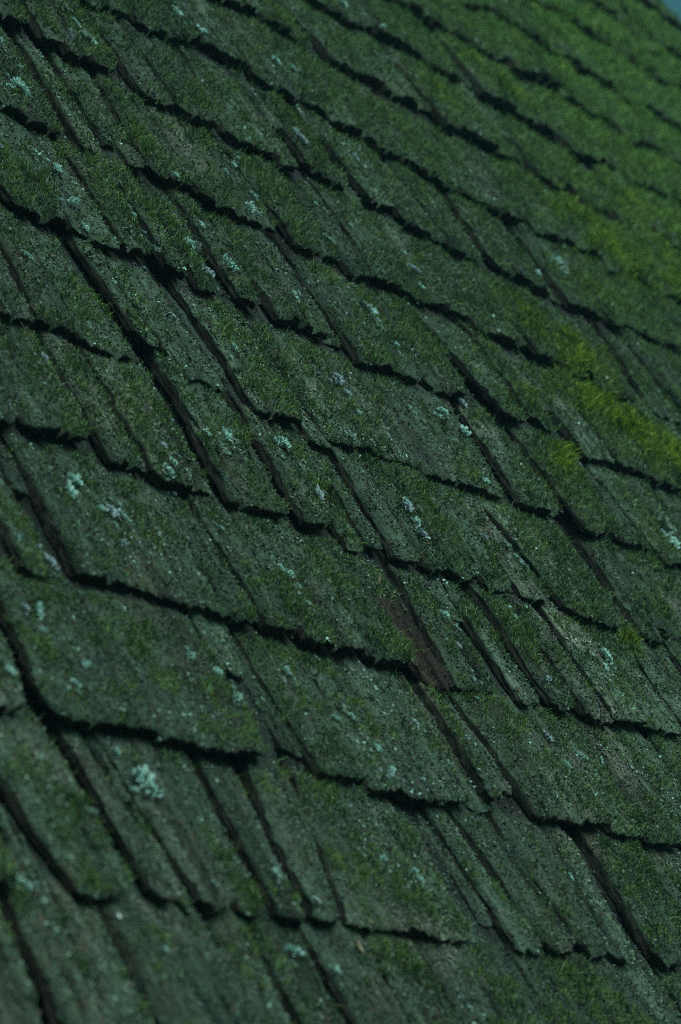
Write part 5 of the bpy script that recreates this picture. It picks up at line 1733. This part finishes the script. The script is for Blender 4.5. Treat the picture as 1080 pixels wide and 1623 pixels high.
sd_ = np.cross(dr, rng.normal(0, 1, (n, 3))); sd_ /= np.linalg.norm(sd_, axis=1)[:, None]
bend = rng.normal(0, .28, (n, 3)); bend[:, 1] -= .25
P0 = P - np.array((0, 0, .0006))
mid = P0 + dr * (ln * .55)[:, None]
tip = P0 + (dr + bend * .8) * ln[:, None]
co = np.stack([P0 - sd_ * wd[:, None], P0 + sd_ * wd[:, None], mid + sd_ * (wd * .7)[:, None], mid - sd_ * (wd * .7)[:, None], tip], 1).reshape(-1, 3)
b = np.arange(n)[:, None] * 5
quad = (b + np.array([0, 1, 2, 3])); tri = (b + np.array([3, 2, 4]))
long_ = np.ones(n, bool)
flat = np.concatenate([quad.ravel(), tri.ravel()])
cnt = np.concatenate([np.full(n, 4), np.full(n, 3)])
r = rng.random(n); r2 = rng.random(n)[:, None]
hue = (fbm(P[:, 0] * 14, P[:, 1] * 14, 350, 2) * .5 + .5)[:, None]
colr = np.array((.030, .058, .020)) * (1 - hue) + np.array((.050, .090, .014)) * hue
colr = colr * (.55 + 1.0 * r2)
colr = np.where((r < .12)[:, None], np.array((.095, .150, .050)) * (.6 + .7 * r2), colr)
colr = np.where(((r > .12) & (r < .20))[:, None], np.array((.075, .060, .038)) * (.5 + .8 * r2), colr)
colr = np.where(((r > .20) & (r < .34))[:, None], np.array((.060, .092, .075)) * (.6 + .8 * r2), colr)
vt = np.clip(vv + .0, 0, 1)[:, None]
colr = colr * (1 - vt) + vt * np.array((.095, .138, .010)) * (.5 + 1.0 * r2)
far = sstep(3.2, 5.4, dep)[:, None] * .6  # tealer with camera depth: greener far moss plus haze tint painted into colour
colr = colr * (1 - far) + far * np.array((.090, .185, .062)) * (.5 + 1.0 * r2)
cols = (colr[:, None, :] * 1.6 * np.array((.45, .45, .95, .95, 1.45))[None, :, None]).reshape(-1, 3)  # roots darkened, tips lightened: depth shading put into the strand colour
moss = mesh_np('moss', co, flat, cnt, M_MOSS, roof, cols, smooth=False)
moss['kind'] = 'stuff'
tri_count += n * 3

# crumbs: scales of crustose lichen, bark bits and short moss cushions
S_, A_, D_ = scatter(CRUMB_DENSITY, 1.75)
P, m, dd, ed, tt = place(S_, A_, D_)
sp_ = fbm(P[:, 0] * 60 + 5, P[:, 1] * 55, 401, 3)
prob = np.clip(.45 + .5 * sp_, .05, 1) * np.where(dd > 1, .6, 1) * np.where((tt == 2) & (dd < .72), .15, 1) * (m > -1) * np.where(m < 0, .35, 1)
keep = rng.random(len(prob)) < prob
P, m, sp_, ed = P[keep], m[keep], sp_[keep], ed[keep]
n = len(P)
dep = frame_pts(P)
sz = np.clip(dep / 2.6, .8, 2.0) ** .6 * np.where(tt[keep] == 3, 1.8, 1) * (.0007 + .0015 * rng.random(n) ** 2)
nr = np.array((0, .25, 1)) + rng.normal(0, .55, (n, 3)); nr /= np.linalg.norm(nr, axis=1)[:, None]
t1 = np.cross(nr, rng.normal(0, 1, (n, 3))); t1 /= np.linalg.norm(t1, axis=1)[:, None]
t2 = np.cross(nr, t1)
lift = (sz * (.4 + .8 * rng.random(n)))[:, None] * np.array((0, 0, 1))
c0 = P + lift
q = sz[:, None]
asp = (.5 + .8 * rng.random(n))[:, None]
v0_ = c0 - t1 * q - nr * q * .5; v1_ = c0 + t2 * q * asp; v2_ = c0 + t1 * q * .9 - nr * q * .35; v3_ = c0 - t2 * q * asp
v1_ = v1_ + nr * q * .2
co = np.stack([v0_, v3_, v2_, v1_], 1).reshape(-1, 3)
b = np.arange(n)[:, None] * 4
flat = np.concatenate([(b + np.array([0, 1, 3])).ravel(), (b + np.array([1, 2, 3])).ravel()])
cnt = np.full(2 * n, 3)
r = rng.random(n); r2 = rng.random(n)[:, None]
pl = pale(P[:, 0], P[:, 1])
lich = sstep(.25, .8, fbm(P[:, 0] * 24, P[:, 1] * 20, 420, 3))
colr = np.array((.020, .036, .025)) * (.5 + 1.1 * r2)
k1 = (r < .30 + .3 * pl)[:, None]; colr = np.where(k1, (np.array((.056, .082, .066)) * (1 - pl[:, None]) + np.array((.085, .090, .074)) * pl[:, None]) * (.4 + 1.1 * r2), colr)
k2 = (r < .008 + .17 * lich)[:, None]; colr = np.where(k2, np.array((.17, .26, .24)) * (.5 + .8 * r2), colr)
k3 = (r > .90)[:, None]; colr = np.where(k3, np.array((.050, .034, .028)) * (.5 + r2), colr)
k4 = (r > .999)[:, None]; colr = np.where(k4, np.array((.28, .30, .28)) * (.7 + .5 * r2), colr)
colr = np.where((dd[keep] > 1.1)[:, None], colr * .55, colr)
colr = np.where(((tt == 2) & (dd < .72))[keep][:, None], np.array((.024, .019, .017)) * (.5 + r2), colr)
colr = colr * (np.array([s.tone for s in visible])[S_[keep]] * (1 + .5 * streak(P[:, 0], P[:, 1])))[:, None]
crust = mesh_np('lichen_crust', co, flat, cnt, M_CRUST, roof, np.repeat(colr * 1.4, 4, 0), smooth=False)
crust['kind'] = 'stuff'
tri_count += n * 2

# ---------------------------------------------------------------- lichen rosettes, each on its shingle
def rosette(seed, mat):
    r = random.Random(seed); co = []; F = []
    nb = r.randint(34, 52)
    for k in range(nb):
        rad = r.uniform(.12, .95) ** .8 * r.choice([.55, .8, 1])
        an = r.uniform(0, 2 * math.pi)
        cx, cy = rad * math.cos(an) * r.uniform(.7, 1), rad * math.sin(an) * r.uniform(.8, 1.1)
        da = an + r.gauss(0, .6); ls = r.uniform(.12, .30); h = r.uniform(.05, .22)
        b0 = len(co)
        co.append((cx - math.cos(da) * ls * .4, cy - math.sin(da) * ls * .4, h * .4))
        nf = 5
        for j in range(nf + 1):
            t = (j / nf - .5) * 2.4
            rr = ls * (r.uniform(.75, 1.15) if j % 2 else r.uniform(.5, .8))
            co.append((cx + math.cos(da + t) * rr, cy + math.sin(da + t) * rr, h + r.uniform(.0, .22)))
        for j in range(nf):
            F.append((b0, b0 + 1 + j, b0 + 2 + j))
    me = bpy.data.meshes.new('lichen')
    me.from_pydata(co, [], F); me.materials.append(mat)
    return me

ROS = [rosette(50 + k, (M_LICH2, M_LICH, M_LICH3, M_LICH)[k % 4]) for k in range(12)]

def host(u, v):
    """top shingle at a point: its index, a, d"""
    best = None
    for s in visible:
        if not (s.v0 - .03 < v < s.v0 + s.e * 1.2 and s.uL - .08 < u < s.uR + .08): continue
        d = v - s.v0
        for _ in range(3):
            a = (u - s.uL - s.kl * d) / max(s.w + (s.kr - s.kl) * d, .004)
            d = v - float(butt(s, np.array([s.uL + min(max(a, 0), 1) * s.w]))[0])
        if 0 < a < 1 and 0 < d < s.e * 1.15:
            z = float(top_z(s, np.array([a]), np.array([d]), np.array([u]), np.array([v]), s.w, True)[0])
            zc = float(top_z(s, np.array([a]), np.array([d]), np.array([u]), np.array([v]), s.w, False)[0])
            if best is None or zc > best[3]:
                best = (s, a, z, zc)
    return best

def put_lichen(u, v, size, r):
    h = host(u, v)
    if h is None: return
    s = h[0]
    ob = bpy.data.objects.new('lichen', r.choice(ROS))
    C.objects.link(ob)
    ob.parent = s.ob
    ob.location = Vector((u, v, h[2] + .0022)) - Vector(s.org)
    k = size * .5
    ob.scale = (k * r.uniform(.7, 1.2), k * r.uniform(.9, 1.45), k * 1.4)
    ob.rotation_euler = (r.gauss(0, .12), r.gauss(0, .12), r.uniform(0, 6.28))

for tok in LICHENS.split():
    u, v, size = map(float, tok.split(','))
    r = random.Random(int(u * 9000) + int(v * 7000))
    put_lichen(u, v, size * r.uniform(1.1, 1.9), r)
    for _ in range(r.choice([0, 1, 1, 2, 3])):       # smaller ones round about
        an = r.uniform(0, 6.28); q = size * r.uniform(.7, 2.0)
        put_lichen(u + q * math.cos(an), v + q * 1.3 * math.sin(an), size * r.uniform(.35, .9), r)

# ---------------------------------------------------------------- small things that lie on the roof
def pod(name, label, cat, u, v, length, width, mat, up, spin, cup=.3):
    """a little boat-shaped scale: two curved halves with thickness"""
    co = []; F = []
    ns, nc = 9, 7
    for side in (0, 1):
        for i in range(ns):
            t = i / (ns - 1); wv = width * math.sin(math.pi * min(max(t * .94 + .03, 0), 1)) ** .75
            for j in range(nc):
                q = j / (nc - 1) * 2 - 1
                z = cup * width * (q * q) + .25 * length * (t - .5) ** 2 - side * .0004
                co.append((q * wv * .5, (t - .5) * length, z))
    for side in (0, 1):
        o = side * ns * nc
        for i in range(ns - 1):
            for j in range(nc - 1):
                f = (o + i * nc + j, o + i * nc + j + 1, o + (i + 1) * nc + j + 1, o + (i + 1) * nc + j)
                F.append(f if side == 0 else f[::-1])
    N = ns * nc
    for i in range(ns - 1):
        F.append((i * nc, (i + 1) * nc, N + (i + 1) * nc, N + i * nc))
        F.append((i * nc + nc - 1, N + i * nc + nc - 1, N + (i + 1) * nc + nc - 1, (i + 1) * nc + nc - 1))
    me = bpy.data.meshes.new(name); me.from_pydata(co, [], F); me.materials.append(mat)
    for p in me.polygons: p.use_smooth = True
    ob = bpy.data.objects.new(name, me); C.objects.link(ob)
    h = host(u, v); z = h[2] if h else 0
    Rr = Matrix.Rotation(PITCH, 4, 'X')
    ob.matrix_world = Rr @ Matrix.Translation((u, v, z + .002)) @ Matrix.Rotation(spin, 4, 'Z') @ Matrix.Rotation(up, 4, 'X')
    ob['label'] = label; ob['category'] = cat
    return ob

pod('bud_scale', 'small tan bud scale standing in the moss just above the bare brown rotten strip', 'bud scale', .024, -.083, .013, .0045, M_BUD, .7, -.2, .5)
pod('bud_scale', 'tiny pale bud scale lying flat beside the standing tan one', 'bud scale', .044, -.097, .007, .003, M_BUD, .1, -.9, .4)
pod('fallen_petal', 'tiny white petal lying at a shingle joint in the upper right of the roof', 'petal', 1.003, 1.288, .009, .007, M_PALE, .2, .4)
pod('fallen_petal', 'blurred white petal under a shingle edge near the lower left corner', 'petal', -.616, -.576, .006, .0045, M_PALE, .1, 1.3)
pod('curled_leaf', 'small dull curled leaf fragment hanging below a shingle edge at the bottom', 'leaf', -.338, -.590, .012, .0045, M_BUD, .15, .35, .6)
print('triangles', tri_count, 'visible shingles', len(visible))
